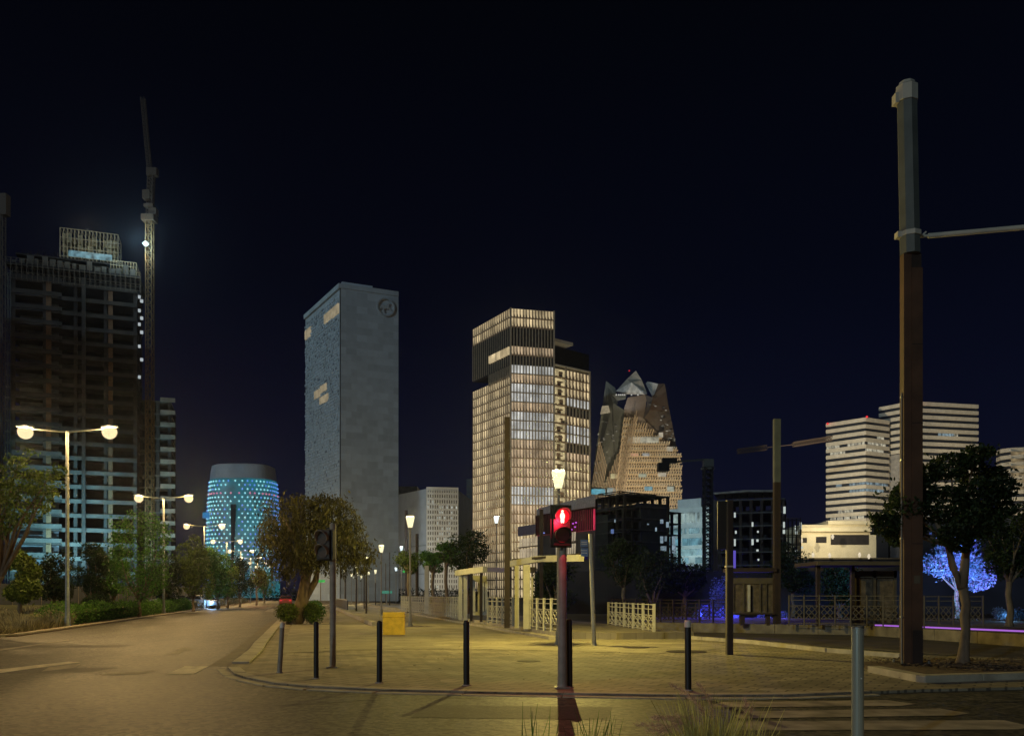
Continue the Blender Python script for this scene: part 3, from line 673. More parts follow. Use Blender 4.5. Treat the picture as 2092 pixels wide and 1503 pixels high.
part('clamp', M_cream, mroot, lambda b: [b.tube([(-.04, -.03, ac-.04), (-.04, -.03, ac+.05)], [.205, .205], 8), b.box(-.30, -.2, -.08, .06, ac-.05, ac+.06), b.bar((.16, 0, ac-.03), (.28, 0, ac+.08), .03)])
part('arm', M_cream, mroot, lambda b: [b.tube([(.2, 0, ac), (.32, 0, ac)], .03, 8), b.tube([(.32, 0, ac), (4.0, -.9, ac-.02), (9.5, -2.2, ac-.05)], .048, 10)])
r2, h2, _ = mast('brown mast in front of the fin covered tower', 1036, 30, 852, None, .20, z=.32)
r3, h3, _ = mast('grey and brown mast in the middle of the right half', 1587, 31, 856, 985, .24, z=.38)
mast('thin brown mast left of the red pedestrian light', 1106, 45, 1040, None, .19)
r5 = thing('sign_mast', 'brown mast carrying a tall dark sign board, before the blue yard', 'mast', (X(1490, 19.6), 19.6, .1), 0)
h5 = Z(1022, 19.6)-.1
part('shaft', M_rustd, r5, lambda b: b.box(-.045, .075, -.07, .07, 0, h5)); part('pale_flank', M_cream_d, r5, lambda b: b.box(-.075, -.046, -.075, .07, 0, h5))
part('sign_board', M_black, r5, lambda b: b.box(-.28, -.078, -.02, .02, Z(1122, 19.6)-.1, h5-.02)); part('clamp', M_cream, r5, lambda b: b.box(-.09, .08, -.085, .08, Z(1158, 19.6)-.1, Z(1155, 19.6)-.1))
# leaning pale pole with blue signs
lp = thing('leaning_pole', 'leaning cream pole with small blue signs right of the red light', 'pole', (*G(1214, 1318, .1), .1))
ly_ = lp.location.y; lh = Z(1090, ly_)-.1; lxo = X(1206, ly_)-X(1214, ly_)
part('shaft', M_cream, lp, lambda b: b.tube([(0, 0, 0), (lxo, 0, lh)], [.062, .055], 14)); part('foot', M_cream, lp, lambda b: b.lathe(0, 0, [(.09, 0), (.08, .03)], 12))
M_sign = mat('blue_sign', (.10, .18, .38), .5, var=.2)
part('sign', M_sign, lp, lambda b: b.box(lxo-.27, lxo-.07, -.012, .012, Z(1117, ly_)-.1, Z(1102, ly_)-.1)); part('sign', M_sign, lp, lambda b: b.box(lxo-.26, lxo-.06, -.012, .012, Z(1136, ly_)-.1, Z(1119, ly_)-.1))
M_signw = mat('sign_white', (.5, .52, .55), .5, var=.1)
for q in (1108, 1112, 1125, 1130): part('sign_lettering', M_signw, lp, lambda b: b.box(lxo-.25, lxo-.09, -.016, -.0125, Z(q, ly_)-.1, Z(q-2, ly_)-.1))

# yellow block
yb = thing('plastic_barrier', 'yellow plastic barrier block on the walk', 'barrier', (*G(806, 1296, .1), .1), R(4))
part('body', M_yellow, yb, lambda b: [b.box(-.40, .36, -.22, .25, .0, .80), b.box(-.42, .38, -.24, .27, .62, .66)], bevel=.04)
part('hinge_bar', M_grey, yb, lambda b: [b.bar((-.48, -.2, 0), (-.48, -.2, .8), .03), b.bar((-.48, -.2, .1), (-.38, -.2, .1), .03), b.bar((-.48, -.2, .42), (-.38, -.2, .42), .03), b.bar((-.48, -.2, .7), (-.38, -.2, .7), .03)])
# manhole lids & drain
for i, (px, py, w) in enumerate([(1403, 1330, .5), (1300, 1322, .35), (1080, 1349, .25)]):
    x, y = G(px, py, .11); o = MB(); o.lathe(x, y, [(w, .1085), (w, .114)], 20); tag(o.build('manhole_cover', M_rustd), ['wide dark manhole cover left of the white topped bollard', 'round dark cover between the leaning pole and the railing end', 'small dark cover on the pavers left of the red light pole'][i], 'manhole cover', 'covers in the pavement')
# barrier rail along the tram kerb
br = thing('guard_rail', 'low dark guard rail on the kerb beyond the unlit traffic light', 'guard rail', (*G(708, 1250, .1), .1))
gx, gy = G(709, 1249, .1)
part('panel', M_black, br, lambda b: b.hexa([(gx, gy, .25), (gx+.1, gy, .25), along((gx+.1, gy), 105)+(.25,), along((gx, gy), 105)+(.25,), (gx, gy, 1.05), (gx+.1, gy, 1.05), along((gx+.1, gy), 105)+(1.05,), along((gx, gy), 105)+(1.05,)]), world=True)
part('rail', M_cream, br, lambda b: b.bar((gx, gy, 1.1), along((gx, gy), 105)+(1.1,), .08), world=True)
kw = G(770, 1279, .1)
for i, yv in enumerate([0]): kerb('walk_kerb', [kw, along((kw[0], kw[1]), 60), along((kw[0], kw[1]), 110)], .22, .05, .30, side=1)

# railings with stepped lattice panels
def railing(label, A, B, n, z, h=1.1, m=M_cream, group='lattice railings of the tram stop', post_w=.09):
    root = thing('lattice_railing', label, 'railing', (A[0], A[1], z), 0, group)
    A = Vector(A); B = Vector(B); L = (B-A).length; u = (B-A)/L
    w = L/n
    def P(s, zz): q = u*s; return (q.x, q.y, zz)
    for i in range(n+1):
        part('post', m, root, lambda b: b.bar(P(i*w, 0), P(i*w, h), post_w, post_w*.5, up=(u.x, u.y, 0)))
    for i in range(n):
        s0 = i*w+post_w*.5; s1 = (i+1)*w-post_w*.5; b = MB(); t = .025
        for zz in (h-.03, h*.84, h*.66, h*.24, h*.10): b.bar(P(s0, zz), P(s1, zz), t)
        sm = (s0+s1)/2; za, zb = h*.24, h*.66; zm = (za+zb)/2
        for (p0, p1) in (((s0, za), (s1, zb)), ((s0, zb), (s1, za)), ((sm, za), (s1-.02, zm)), ((s1-.02, zm), (sm, zb)), ((sm, zb), (s0+.02, zm)), ((s0+.02, zm), (sm, za))):
            b.bar(P(*p0), P(*p1), t)
        if w > 1.3: b.bar(P(sm, .1), P(sm, h), t)
        b.build('panel', m, root)
    return root
def LY(px): k = (px-1046)/F+.27; return 8.74/k*(.985)
def LP(px): Y = LY(px); return (X(px, Y), Y)
railing('long lattice railing between the cream pillar and the left shelter', LP(876), LP(936), 14, .32, m=M_cream)
railing('farthest lattice railing, left of the cream pillar', LP(820), LP(868), 12, .32, m=M_cream)
railing('short lattice railing between the two shelters', LP(997), LP(1048), 5, .32)
railing('stepped lattice railing left of the red pedestrian light', LP(1084), LP(1142), 4, .30)
railing('pale lattice railing standing free right of the leaning pole', G(1243, 1285, .11), G(1336, 1303, .11), 5, .10, 1.12)
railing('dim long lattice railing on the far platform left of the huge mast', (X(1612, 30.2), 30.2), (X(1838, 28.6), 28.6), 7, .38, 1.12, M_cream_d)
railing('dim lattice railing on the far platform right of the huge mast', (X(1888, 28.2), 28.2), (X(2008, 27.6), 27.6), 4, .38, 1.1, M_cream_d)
railing('unlit lattice railing before the blue yard', (X(1250, 36), 36), (X(1485, 33), 33), 9, .38, .95, M_rustd)
railing('unlit lattice railing farther right, beyond the sign mast', (X(1340, 34), 38), (X(1460, 38), 39), 5, .1, 1.0, M_rustd)

# tram shelters
sh = thing('tram_shelter', 'cream framed tram shelter left, next to the long railing', 'shelter', (X(960, 39), 39, .32))
y1 = 38.5; zt = Z(1163, y1)
part('roof_beam', M_cream, sh, lambda b: [b.bar((X(933, 40), 40, zt-.12), (X(991, 36.5), 36.5, zt-.05), .2, .26), b.bar((X(991, 36.5), 36.6, zt-.05), (X(1032, 38), 38, zt-.05), .12, .2)], world=True)
for px, Y in ((941, 39.6), (951, 39.2)): part('post', M_cream, sh, lambda b: b.box(X(px, Y)-.09, X(px, Y)+.09, Y-.1, Y+.1, .32, zt-.2), world=True)
for px, Y in ((963, 37.8), (983, 37)): part('post', M_rustd, sh, lambda b: b.box(X(px, Y)-.06, X(px, Y)+.06, Y-.1, Y+.1, .32, zt-.2), world=True)
part('side_panel', M_cream, sh, lambda b: [b.box(X(966, 40), X(994, 40), 39.95, 40.05, Z(q0, 40), Z(q1, 40)) for q0, q1 in ((1188, 1175), (1256, 1249))]+[b.box(X(q, 40), X(q, 40)+.12, 39.95, 40.05, Z(1250, 40), Z(1187, 40)) for q in (966, 976, 984, 991)], world=True)
sh2 = thing('tram_shelter', 'cream framed tram shelter in front of the lit fin facade', 'shelter', (X(1075, 31), 31, .32))
y2 = 30.5; zt = Z(1144, y2)
part('roof_beam', M_cream, sh2, lambda b: [b.bar((X(1043, 31), 31, zt-.12), (X(1100, 30), 30, zt+.03), .2, .22), b.bar((X(1100, 30), 30.02, zt+.03), (X(1188, 27.5), 27.5, zt-.05), .2, .22)], world=True)
part('roof', M_rustd, sh2, lambda b: b.hexa([(X(1046, 31), 31.2, zt), (X(1186, 27.5), 27.7, zt+.04), (X(1200, 31), 31, zt+.04), (X(1060, 34), 34, zt), (X(1046, 31), 31.2, zt+.08), (X(1186, 27.5), 27.7, zt+.12), (X(1200, 31), 31, zt+.12), (X(1060, 34), 34, zt+.08)]), world=True)
for px, w, Y in ((1056, .16, 30.4), (1076, .24, 29.6)): part('post', M_cream, sh2, lambda b: b.box(X(px, Y)-w/2, X(px, Y)+w/2, Y-.1, Y+.1, .3, zt-.2), world=True)
part('side_panel', M_cream, sh2, lambda b: [b.box(X(1081, 31.5), X(1093, 31.5), 31.4, 31.5, Z(1170, 31.5), Z(1158, 31.5)), b.box(X(1085, 31.5), X(1089, 31.5), 31.4, 31.5, .3, Z(1170, 31.5))], world=True)
part('bench', M_rustd, sh2, lambda b: [b.box(X(1100, 31), X(1135, 31), 30.8, 31.2, .72, .78), b.box(X(1105, 31), X(1108, 31), 30.9, 31.1, .32, .72), b.box(X(1128, 31), X(1131, 31), 30.9, 31.1, .32, .72)], world=True)
# middle info shelter on the far platform
sh3 = thing('tram_shelter', 'dark info shelter with a cream strip between two masts', 'shelter', (X(1540, 31), 31, .38))
part('roof_beam', M_rustd, sh3, lambda b: b.box(X(1490, 31), X(1584, 31), 30.8, 31.9, Z(1168, 31), Z(1160, 31)), world=True)
part('back_panel', mat('mesh_panel', (.10, .075, .045), .8, var=.5, scale=6), sh3, lambda b: b.box(X(1497, 31.5), X(1582, 31.5), 31.45, 31.5, Z(1250, 31.5), Z(1180, 31.5)), world=True)
part('panel_frame', M_cream_d, sh3, lambda b: [b.box(X(1497, 31.4), X(1583, 31.4), 31.38, 31.44, Z(1192, 31.4), Z(1180, 31.4)), b.box(X(1497, 31.4), X(1583, 31.4), 31.2, 31.44, Z(1254, 31.4), Z(1250, 31.4))]+[b.box(X(q, 31.4), X(q, 31.4)+.05, 31.38, 31.44, Z(1250, 31.4), Z(1192, 31.4)) for q in (1497, 1518, 1552, 1564, 1580)], world=True)
part('cream_strip', M_cream, sh3, lambda b: b.box(X(1528, 31.3), X(1533, 31.3), 31.3, 31.36, Z(1249, 31.3), Z(1194, 31.3)), world=True)
part('bench', M_rustd, sh3, lambda b: [b.box(X(1497, 31), X(1580, 31), 30.8, 31.15, Z(1252, 31)-.05, Z(1252, 31)), b.box(X(1512, 31), X(1520, 31), 30.9, 31.1, .38, Z(1252, 31)-.05), b.box(X(1565, 31), X(1572, 31), 30.9, 31.1, .38, Z(1252, 31)-.05)], world=True)
sh4 = thing('tram_shelter', 'brown roofed shelter with a patterned panel beside the huge mast', 'shelter', (X(1760, 30), 30, .38))
part('roof', M_rustd, sh4, lambda b: b.box(X(1652, 30), X(1842, 30), 29.2, 31.5, Z(1154, 29.2), Z(1146, 29.2)), world=True)
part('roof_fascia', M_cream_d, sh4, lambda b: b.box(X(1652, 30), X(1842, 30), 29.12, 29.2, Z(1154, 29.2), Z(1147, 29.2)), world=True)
part('patterned_panel', mat('patterned_panel', (.12, .09, .055), .8, var=.6, scale=5, bump=.8), sh4, lambda b: b.box(X(1744, 30.5), X(1828, 30.5), 30.4, 30.5, .38, Z(1172, 30.5)), world=True)
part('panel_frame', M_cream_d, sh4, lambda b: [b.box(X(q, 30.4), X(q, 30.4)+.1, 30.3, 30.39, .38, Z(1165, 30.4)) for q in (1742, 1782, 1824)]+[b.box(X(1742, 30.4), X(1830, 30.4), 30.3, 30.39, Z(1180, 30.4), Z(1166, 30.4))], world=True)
for q in (1665, 1735): part('post', M_rustd, sh4, lambda b: b.box(X(q, 30), X(q, 30)+.12, 29.8, 29.95, .38, Z(1154, 29.9)), world=True)

# ------------------------------------------------------------------ twin arm street lamps on the left verge
def twin_lamp(label, loc, lamps=True):
    root = thing('street_lamp', label, 'street lamp', loc, 0, 'twin arm street lamps on the left verge')
    h = 8.55
    part('pole', M_galv, root, lambda b: b.lathe(0, 0, [(.13, 0), (.12, .4), (.095, .5), (.075, h*.6), (.06, h)], 12))
    part('base_plate', M_grey, root, lambda b: b.box(-.2, .2, -.2, .2, -.01, .03))
    for s in (-1, 1):
        part('arm', M_galv, root, lambda b: b.tube([(0, 0, h-.02), (s*.9, 0, h+.06), (s*1.55, 0, h+.12)], [.045, .04, .035], 8))
        hd_ = part('lamp_head', M_galv, root, lambda b: b.hexa([(s*1.5, -.14, h+.16), (s*2.2, -.14, h+.19), (s*2.2, .14, h+.19), (s*1.5, .14, h+.16), (s*1.5, -.08, h+.25), (s*2.15, -.08, h+.29), (s*2.15, .08, h+.29), (s*1.5, .08, h+.25)]))
        def globe(b, cx=s*1.84, cz=h-.02, rr=.31):
            b.lathe(cx, 0, [(rr*math.sin(math.pi*q/12)+.004, cz-rr*math.cos(math.pi*q/12)) for q in range(13)], 18)
        part('lamp_globe', E_warm, hd_, globe, smooth=True)
    return root
tlabels = ['nearest twin arm lamp, standing at the grass bank', 'second twin arm lamp from the left', 'third twin arm lamp, left of the dotted blue tower', 'fourth twin arm lamp, before the dotted blue tower', 'fifth twin arm lamp, low before the dotted tower', 'sixth twin arm lamp, small and far down the road', 'seventh twin arm lamp, tiny at the end of the road', 'eighth and farthest twin arm lamp']
lamp0 = twin_lamp(tlabels[0], (-19.1-.35, 36.4, .1))
for k in range(1, 8):
    Y = 36.4+25*k; dup(lamp0, tlabels[k], (-19.1-.35-.25*25*k, Y, .1))
dup(lamp0, 'twin arm lamp of the same row, out of view to the left', (-19.45+.25*26-1.5, 10.4, .1))
LC = (1, .64, .24)
for k in range(-1, 8):
    Y = 36.4+25*k
    for s in (-1, 1):
        plight('lamp_light', (-19.45-.25*25*k+s*1.82-(1.5 if k < 0 else 0), Y-(1 if k < 0 else 0), 8.62), (620 if k < 0 else 2300 if k < 2 else 1800), LC, radius=.11)

# ------------------------------------------------------------------ cars
def car(name, label, x, y, rz, body, lights='off', scale=1.0):
    root = thing(name, label, 'car', (x, y, .0 if lights != 'parked' else .1), rz)
    M_b = body; L, Wd = 4.2, 1.72
    prof = [(-L/2, .35), (-L/2, .72), (-L*.44, .86), (-L*.28, .92), (-L*.16, 1.36), (L*.18, 1.40), (L*.34, 1.02), (L*.47, .94), (L/2, .80), (L/2, .35), (L*.40, .22), (-L*.40, .22)]
    b = MB(); n = len(prof); ins = [0, 0, 0, .05, .2, .2, .05, 0, 0, 0, 0, 0]
    vs = [(-Wd/2+ins[i], p[0], p[1]) for i, p in enumerate(prof)]+[(Wd/2-ins[i], p[0], p[1]) for i, p in enumerate(prof)]
    b.add(vs, [tuple(range(n)), tuple(range(2*n-1, n-1, -1))]+[(i, n+i, n+(i+1) % n, (i+1) % n) for i in range(n)]); b.build('body', M_b, root, bevel=.04)
    g = MB()
    g.hexa([(-.66, L*.195, 1.34), (.66, L*.195, 1.34), (.78, L*.335, 1.04), (-.78, L*.335, 1.04), (-.66, L*.20, 1.37), (.66, L*.20, 1.37), (.78, L*.345, 1.05), (-.78, L*.345, 1.05)])
    g.hexa([(-.66, -L*.17, 1.34), (.66, -L*.17, 1.34), (.78, -L*.275, .95), (-.78, -L*.275, .95), (-.66, -L*.18, 1.36), (.66, -L*.18, 1.36), (.78, -L*.285, .96), (-.78, -L*.285, .96)])
    for s in (-1, 1): g.hexa([(s*.84, -L*.22, .97), (s*.84, L*.30, 1.0), (s*.68, L*.17, 1.33), (s*.68, -L*.14, 1.32), (s*.855, -L*.22, .97), (s*.855, L*.30, 1.0), (s*.70, L*.17, 1.34), (s*.70, -L*.14, 1.33)])
    g.build('window', mat('car_glass', (.015, .018, .022), .1, var=.1), root)
    for sx in (-1, 1):
        for sy in (-1, 1):
            w = part('wheel', M_black, root, lambda b: b.tube([(sx*.70, sy*L*.31, .32), (sx*.88, sy*L*.31, .32)], .32, 16)); part('rim', M_galv, w, lambda b: b.tube([(sx*.875, sy*L*.31, .32), (sx*.892, sy*L*.31, .32)], .19, 12))
        part('headlight', emat('headlamp', (.55, .8, 1), 1.2, sample=True) if lights == 'head' else M_white, root, lambda b: b.box(sx*.52-.17, sx*.52+.17, -L/2-.03, -L/2+.1, .58, .72))
        part('tail_light', emat('taillamp', (1, .03, .05), .7, sample=True) if lights in ('tail',) else mat('tail_red', (.3, .02, .02), .4), root, lambda b: b.box(sx*.62-.16, sx*.62+.16, L/2-.08, L/2+.03, .68, .84))
    return root
car('distant_car', 'small red car with tail lights on, far down the road', X(584, 118), 118, R(194), mat('red_car_paint', (.25, .03, .03), .3, var=.1), 'tail')
car('parked_car', 'pale car behind the hedge, left one', X(354, 82), 82, R(80), mat('silver_car_paint', (.4, .38, .38), .3, var=.1), 'parked')
car('parked_car', 'grey car behind the hedge, right of the pale one', X(404, 88), 88, R(78), mat('grey_car_paint', (.22, .23, .26), .3, var=.1), 'parked')
car('oncoming_car', 'car with bluish headlights glowing behind the hedge', X(432, 92), 92, R(18), mat('dark_car_paint', (.06, .07, .09), .3, var=.1), 'head')
plight('headlight_glow', (X(430, 86), 86.5, .75), 260, (.3, .6, 1))

# lit green signs
def sign(label, px, py, w, h, Y, m, name='lit_sign', pole=True):
    root = thing(name, label, 'sign', (X(px, Y), Y, .1), 0)
    part('panel', m, root, lambda b: b.box(-w*Y/F/2, w*Y/F/2, -.08, .08, Z(py+h/2, Y)-.1, Z(py-h/2, Y)-.1), bevel=.04)
    if pole: part('post', M_grey, root, lambda b: b.box(-.05, .05, -.05, .05, 0, Z(py+h/2, Y)-.1))
E_green = emat('green_glow', (.05, 1, .15), .38, evar=.3, escale=2)
sign('thin green lit sign right of the pepper tree trunk', 655, 1186.5, 18, 5, 110, E_green)
sign('turquoise lit road sign beside the far poles', 790, 1209, 22, 6, 100, emat('teal_glow', (.12, .8, .55), .22, evar=.4))
sign('thin green lit sign in the olive tree right of the nearest lantern', 829, 1167, 13, 4, 100, E_green)
sign('narrow upright blue lit sign before the unfinished block', 1267, 1152, 6, 28, 90, emat('blue_glow', (.12, .25, 1), .5))
sign('upright violet lit sign behind the sign mast', 1500, 1143, 6, 38, 90, emat('violet_glow', (.22, .16, 1), .45))
sign('blue lit box high beside the dotted tower', 421, 1052, 15, 12, 300, emat('boxblue', (.03, .30, .75), .5))
sign('small light blue sign on the unfinished block', 1251, 1085, 6, 9, 200, emat('palesign', (.25, .4, .9), .35))

# blue lit yard, far platform back side
tree('blue_lit_tree', 'bushy tree glowing blue and violet behind the huge mast', X(1955, 44), 44, .1, Z(1096, 44), 2.1, 1.45, M_leafW, M_bark, seed=31, n=9000, size=.14, nb=18, tr=.12)
for (px, py, Y, p, c) in [(1895, 1185, 41.0, 650, (.08, .42, 1)), (1995, 1120, 41.0, 520, (.26, .22, 1)), (1945, 1165, 41, 300, (.5, .14, .9)), (1975, 1195, 41.4, 260, (.06, .34, 1))]:
    flood('tree_uplight', (X(px, Y), Y-2, .8), (X(px, 44), 44, Z(py-25, 44)), p*6.5, c, 70)
for i, (px, w) in enumerate([(2042, 18), (2082, 24)]):
    shrub('ornamental_bush', ['blue lit bush left of the thin trunk at the right edge', 'blue lit bush at the right edge of the photo'][i], X(px, 36), 36, .38, w*36/F, .5, .62, M_leafW, 50+i, 900, .08, 'blue lit bushes')
plight('bush_uplight', (X(2060, 35.4), 35.4, .6), 14, (.2, .5, 1))
strip = thing('light_strip', 'long violet light strip along the ground of the far platform', 'light strip', (X(1900, 28.5), 28.5, .38))
E_viol = emat('violet_strip', (.50, .16, .85), .75, sample=True)
part('strip', E_viol, strip, lambda b: b.bar((X(1765, 30.8), 30.8, .41), (X(2260, 23), 23, .41), .06, .05), world=True)
part('housing', M_dark, strip, lambda b: b.bar((X(1765, 30.8), 30.86, .44), (X(2260, 23), 23.08, .44), .05, .12), world=True)
# blue yard ground plants
for i, (px, Y, w, h_) in enumerate([(1445, 46, 26, .95), (1480, 45, 24, .8), (1505, 44, 14, .6), (1560, 42, 22, .5), (1602, 42, 14, .6), (1470, 50, 26, 2.6), (1425, 44, 12, .6)]):
    shrub('ornamental_bush', ['blue lit bush at the left of the yard', 'blue lit bush in the middle of the yard', 'small blue bush against the sign mast', 'low blue bush under the info shelter', 'blue lit bush right of the grey and brown mast', 'tall violet bush at the back of the yard', 'smallest blue bush at the yard edge'][i], X(px, Y), Y, .1, w*Y/F*.8, .6, h_, M_leafW, 70+i, 1300, .09, 'blue lit bushes')
for (px, py, Y, p, c) in [(1440, 1252, 43.5, 260, (.05, .06, 1)), (1490, 1250, 43, 260, (.10, .08, 1)), (1475, 1200, 46, 450, (.05, .03, 1)), (1590, 1262, 40, 120, (.12, .10, 1)), (1550, 1264, 40.5, 100, (.12, .10, 1))]:
    plight('yard_uplight', (X(px, Y), Y, Z(py, Y)), p, c)
fw = thing('yard_wall', 'low dark wall behind the blue yard', 'wall', (X(1560, 60), 60, 0))
part('wall', M_dark, fw, lambda b: b.box(X(1090, 70), X(2200, 60), 66, 66.4, 0, 3.4), world=True)

# ------------------------------------------------------------------ foreground feather grass
rnd = random.Random(21)
def tuft(label, x, y, z, n, hmin, hmax, spread, plumes, dirx=0, seed=0, green=False):
    rnd = random.Random(seed); root = thing('fountain_grass', label, 'ornamental grass', (x, y, z), 0, 'ornamental grass tufts in the foreground')
    b = MB()
    for i in range(n):
        a = rnd.uniform(0, 6.28); h = rnd.uniform(hmin, hmax)*.93; o = Vector((math.cos(a), math.sin(a)*.5, 0))*rnd.uniform(.2, 1)*spread+Vector((dirx*rnd.random(), 0, 0))
        p0 = Vector((rnd.gauss(0, .06), rnd.gauss(0, .05), 0)); p1 = p0+o*.35+Vector((0, 0, h*.6)); p2 = p0+o+Vector((0, 0, h*(.95 if rnd.random() < .6 else .8)))
        w = .004
        b.add([p0-Vector((w, 0, 0)), p0+Vector((w, 0, 0)), p1+Vector((w*.9, 0, 0)), p1-Vector((w*.9, 0, 0)), p2+Vector((.0006, 0, 0)), p2-Vector((.0006, 0, 0))], [(0, 1, 2, 3), (3, 2, 4, 5)])
    b.build('blade', M_straw if not green else M_leafG, root)
    for (px, py, L, ang, bend) in plumes:   # px,py = plume base in photo
        q = MB(); st = MB(); bx_ = X(px, y)-x; bz_ = Z(py, y)-z; pts = [(rnd.gauss(0, .03), 0, 0), (bx_*.45, 0, bz_*.6), (bx_, 0, bz_)]
        st.tube(pts, [.003, .0022, .0016], 5)
        sm = st.build('stalk', M_straw, root)
        for k in range(int(L*900)):
            t = rnd.random(); an = ang+bend*t; c = Vector((bx_+math.cos(an)*L*t, rnd.gauss(0, .003), bz_+math.sin(an)*L*t))
            s = .022*(1-.6*abs(t-.35)); dd = Vector((math.cos(an+rnd.gauss(0, .7)), rnd.gauss(0, .4), math.sin(an+rnd.gauss(0, .7)))).normalized()*s*1.5
            c += Vector((rnd.gauss(0, .0045), 0, rnd.gauss(0, .0045)))
            pr = Vector((-dd.z, 0, dd.x)).normalized()*.0011
            q.add([c-pr, c+pr, c+dd], [(0, 1, 2)])
        q.build('plume', M_plume, sm)
    return root
M_straw = leafmat('straw', (.55, .53, .20)); M_plume = leafmat('plume', (.60, .42, .34))
GY = 4.3
tuft('tall feathery grass with brown plumes before the white topped bollard', X(1450, GY), GY, .12, 300, .78, 1.0, .28, [
    (1440, 1460, .23, R(118), .35), (1432, 1470, .24, R(165), .25), (1400, 1490, .26, R(168), .1), (1420, 1475, .2, R(175), .4), (1410, 1482, .2, R(155), .2), (1455, 1468, .20, R(85), .5), (1375, 1494, .14, R(170), .1)], seed=2)
tuft('short straw grass tuft with two thin plumes right of the tall one', X(1520, GY), GY, .12, 60, .75, .9, .12, [(1522, 1470, .11, R(80), .2), (1530, 1460, .06, R(60), .3)], seed=4)
tuft('sparse green sprigs left of the feathery grass', X(1215, GY), GY, .12, 50, .78, .9, .22, [], seed=5, green=True)
tuft('thin green sprig at the bottom edge below the red light', X(1080, GY), GY, .12, 18, .8, .95, .14, [], seed=6, green=True)

# ------------------------------------------------------------------ buildings
def ratioY(Y0, y0, y1): return Y0*(HZ-y0)/(HZ-y1)
def body(name, m, root, poly, z0, z1): return part(name, m, root, lambda b: b.prism(poly, z0, z1), world=True)

# --- white tower with relief facade and round emblem
Y0 = 200; A = (X(696, Y0), Y0); YL = ratioY(Y0, 581, 646); Bl = (X(624, YL), YL); YR = ratioY(Y0, 581, 598); Br = (X(814, YR), YR)
zt = Z(581, Y0); back = (Bl[0]+Br[0]-A[0], Bl[1]+Br[1]-A[1])
wt = thing('office_tower', 'tall plain white tower with a round emblem high on its right face', 'tower', (A[0], A[1], 0))
M_wt = mat('white_cladding', (.53, .62, .68), .85, var=.07, scale=.6, bump=.0, detail=14, brick=(2.4, 1.7, .07, .88, 0, 1))
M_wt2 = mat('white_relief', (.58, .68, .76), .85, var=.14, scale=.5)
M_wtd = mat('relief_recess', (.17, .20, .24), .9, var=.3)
body('wall', M_wt, wt, [A, Bl, back, Br], 0, zt)
fl = Face(Bl, A); fr = Face(A, Br)
rnd = random.Random(4)
part('corner_reveal', M_dark, wt, lambda b: fl.box(b, fl.L-.5, fl.L+.02, 0, zt-.8, .01, .05), world=True)
rel = MB(); rec = MB(); nz = 92; ns = 46
for i in range(nz):
    for j in range(ns):
        s = (j+.5)/ns*(fl.L-1); z = 6+(i+.5)/nz*(zt-8); cs = (fl.L-1)/ns; cz = (zt-8)/nz
        r_ = rnd.random()
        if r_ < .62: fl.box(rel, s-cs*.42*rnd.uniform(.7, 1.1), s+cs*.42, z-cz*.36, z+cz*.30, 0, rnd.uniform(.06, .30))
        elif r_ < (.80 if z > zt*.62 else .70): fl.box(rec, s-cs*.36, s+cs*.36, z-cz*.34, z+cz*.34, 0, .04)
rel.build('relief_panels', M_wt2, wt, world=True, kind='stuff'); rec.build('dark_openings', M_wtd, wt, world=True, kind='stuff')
E_cream = emat('dim_cream_window', (.60, .50, .32), .42, evar=.3, escale=.6)
for (x0, x1, y0, y1) in [(664, 679, 638, 656), (680, 693, 625, 645), (625, 636, 672, 690), (644, 655, 797, 813), (656, 668, 786, 800), (655, 672, 808, 822)]:
    def sat(px):  # intersect view ray with the left face
        t = (px-1046)/F; a = fl.A; u = fl.u; return (t*a.y-a.x)/(u.x-t*u.y)
    s0, s1 = sat(x0), sat(x1); Ym = fl.A.y+fl.u.y*(s0+s1)/2
    part('lit_window', E_cream, wt, lambda b: fl.box(b, s0, s1, Z(y1, Ym), Z(y0, Ym), 0, .34), world=True)
part('roof_box', M_wt2, wt, lambda b: b.hexa([fr.p(0.5, zt, -1), fr.p(8, zt, -1), fr.p(8, zt, -6), fr.p(.5, zt, -6), fr.p(.5, zt+1.1, -1), fr.p(8, zt+1.1, -1), fr.p(8, zt+1.1, -6), fr.p(.5, zt+1.1, -6)]), world=True)
part('parapet', M_wt, wt, lambda b: (fr.box(b, 0, fr.L, zt-.9, zt+.25, 0, .18), fl.box(b, 0, fl.L, zt-.9, zt+.25, 0, .5)), world=True)
# emblem: ring with a raised rider-like relief
ec = (fr.L*.775, Z(624, 203)); eb = MB(); rr = 2.27
for k in range(40):
    a0, a1 = 6.2832*k/40, 6.2832*(k+1)/40
    pts = [(math.cos(a)*r+ec[0], math.sin(a)*r+ec[1]) for a in (a0, a1) for r in (rr, rr-.35)]
    eb.hexa([fr.p(*pts[0], .0), fr.p(*pts[1], .0), fr.p(*pts[3], .0), fr.p(*pts[2], .0), fr.p(*pts[0], .35), fr.p(*pts[1], .35), fr.p(*pts[3], .35), fr.p(*pts[2], .35)])
em_ = eb.build('emblem_ring', mat('emblem_stone', (.42, .47, .50), .85), wt, world=True)
hs = [(.68*p, .68*q) for p, q in [(-2.1, .1), (-1.5, .7), (-.3, .5), (.3, .9), (.9, 1.9), (1.3, 1.7), (1.9, 1.3), (1.7, 1.0), (1.2, 1.0), (1.1, .2), (1.6, -.3), (2.1, -1.2), (1.7, -1.1), (1.0, -.6), (.3, -.7), (-.4, -.6), (-.7, -1.2), (-.3, -2.0), (-.8, -2.0), (-1.2, -1.1), (-1.4, -.3), (-1.8, -.9), (-2.3, -1.1), (-1.9, -.3)]]
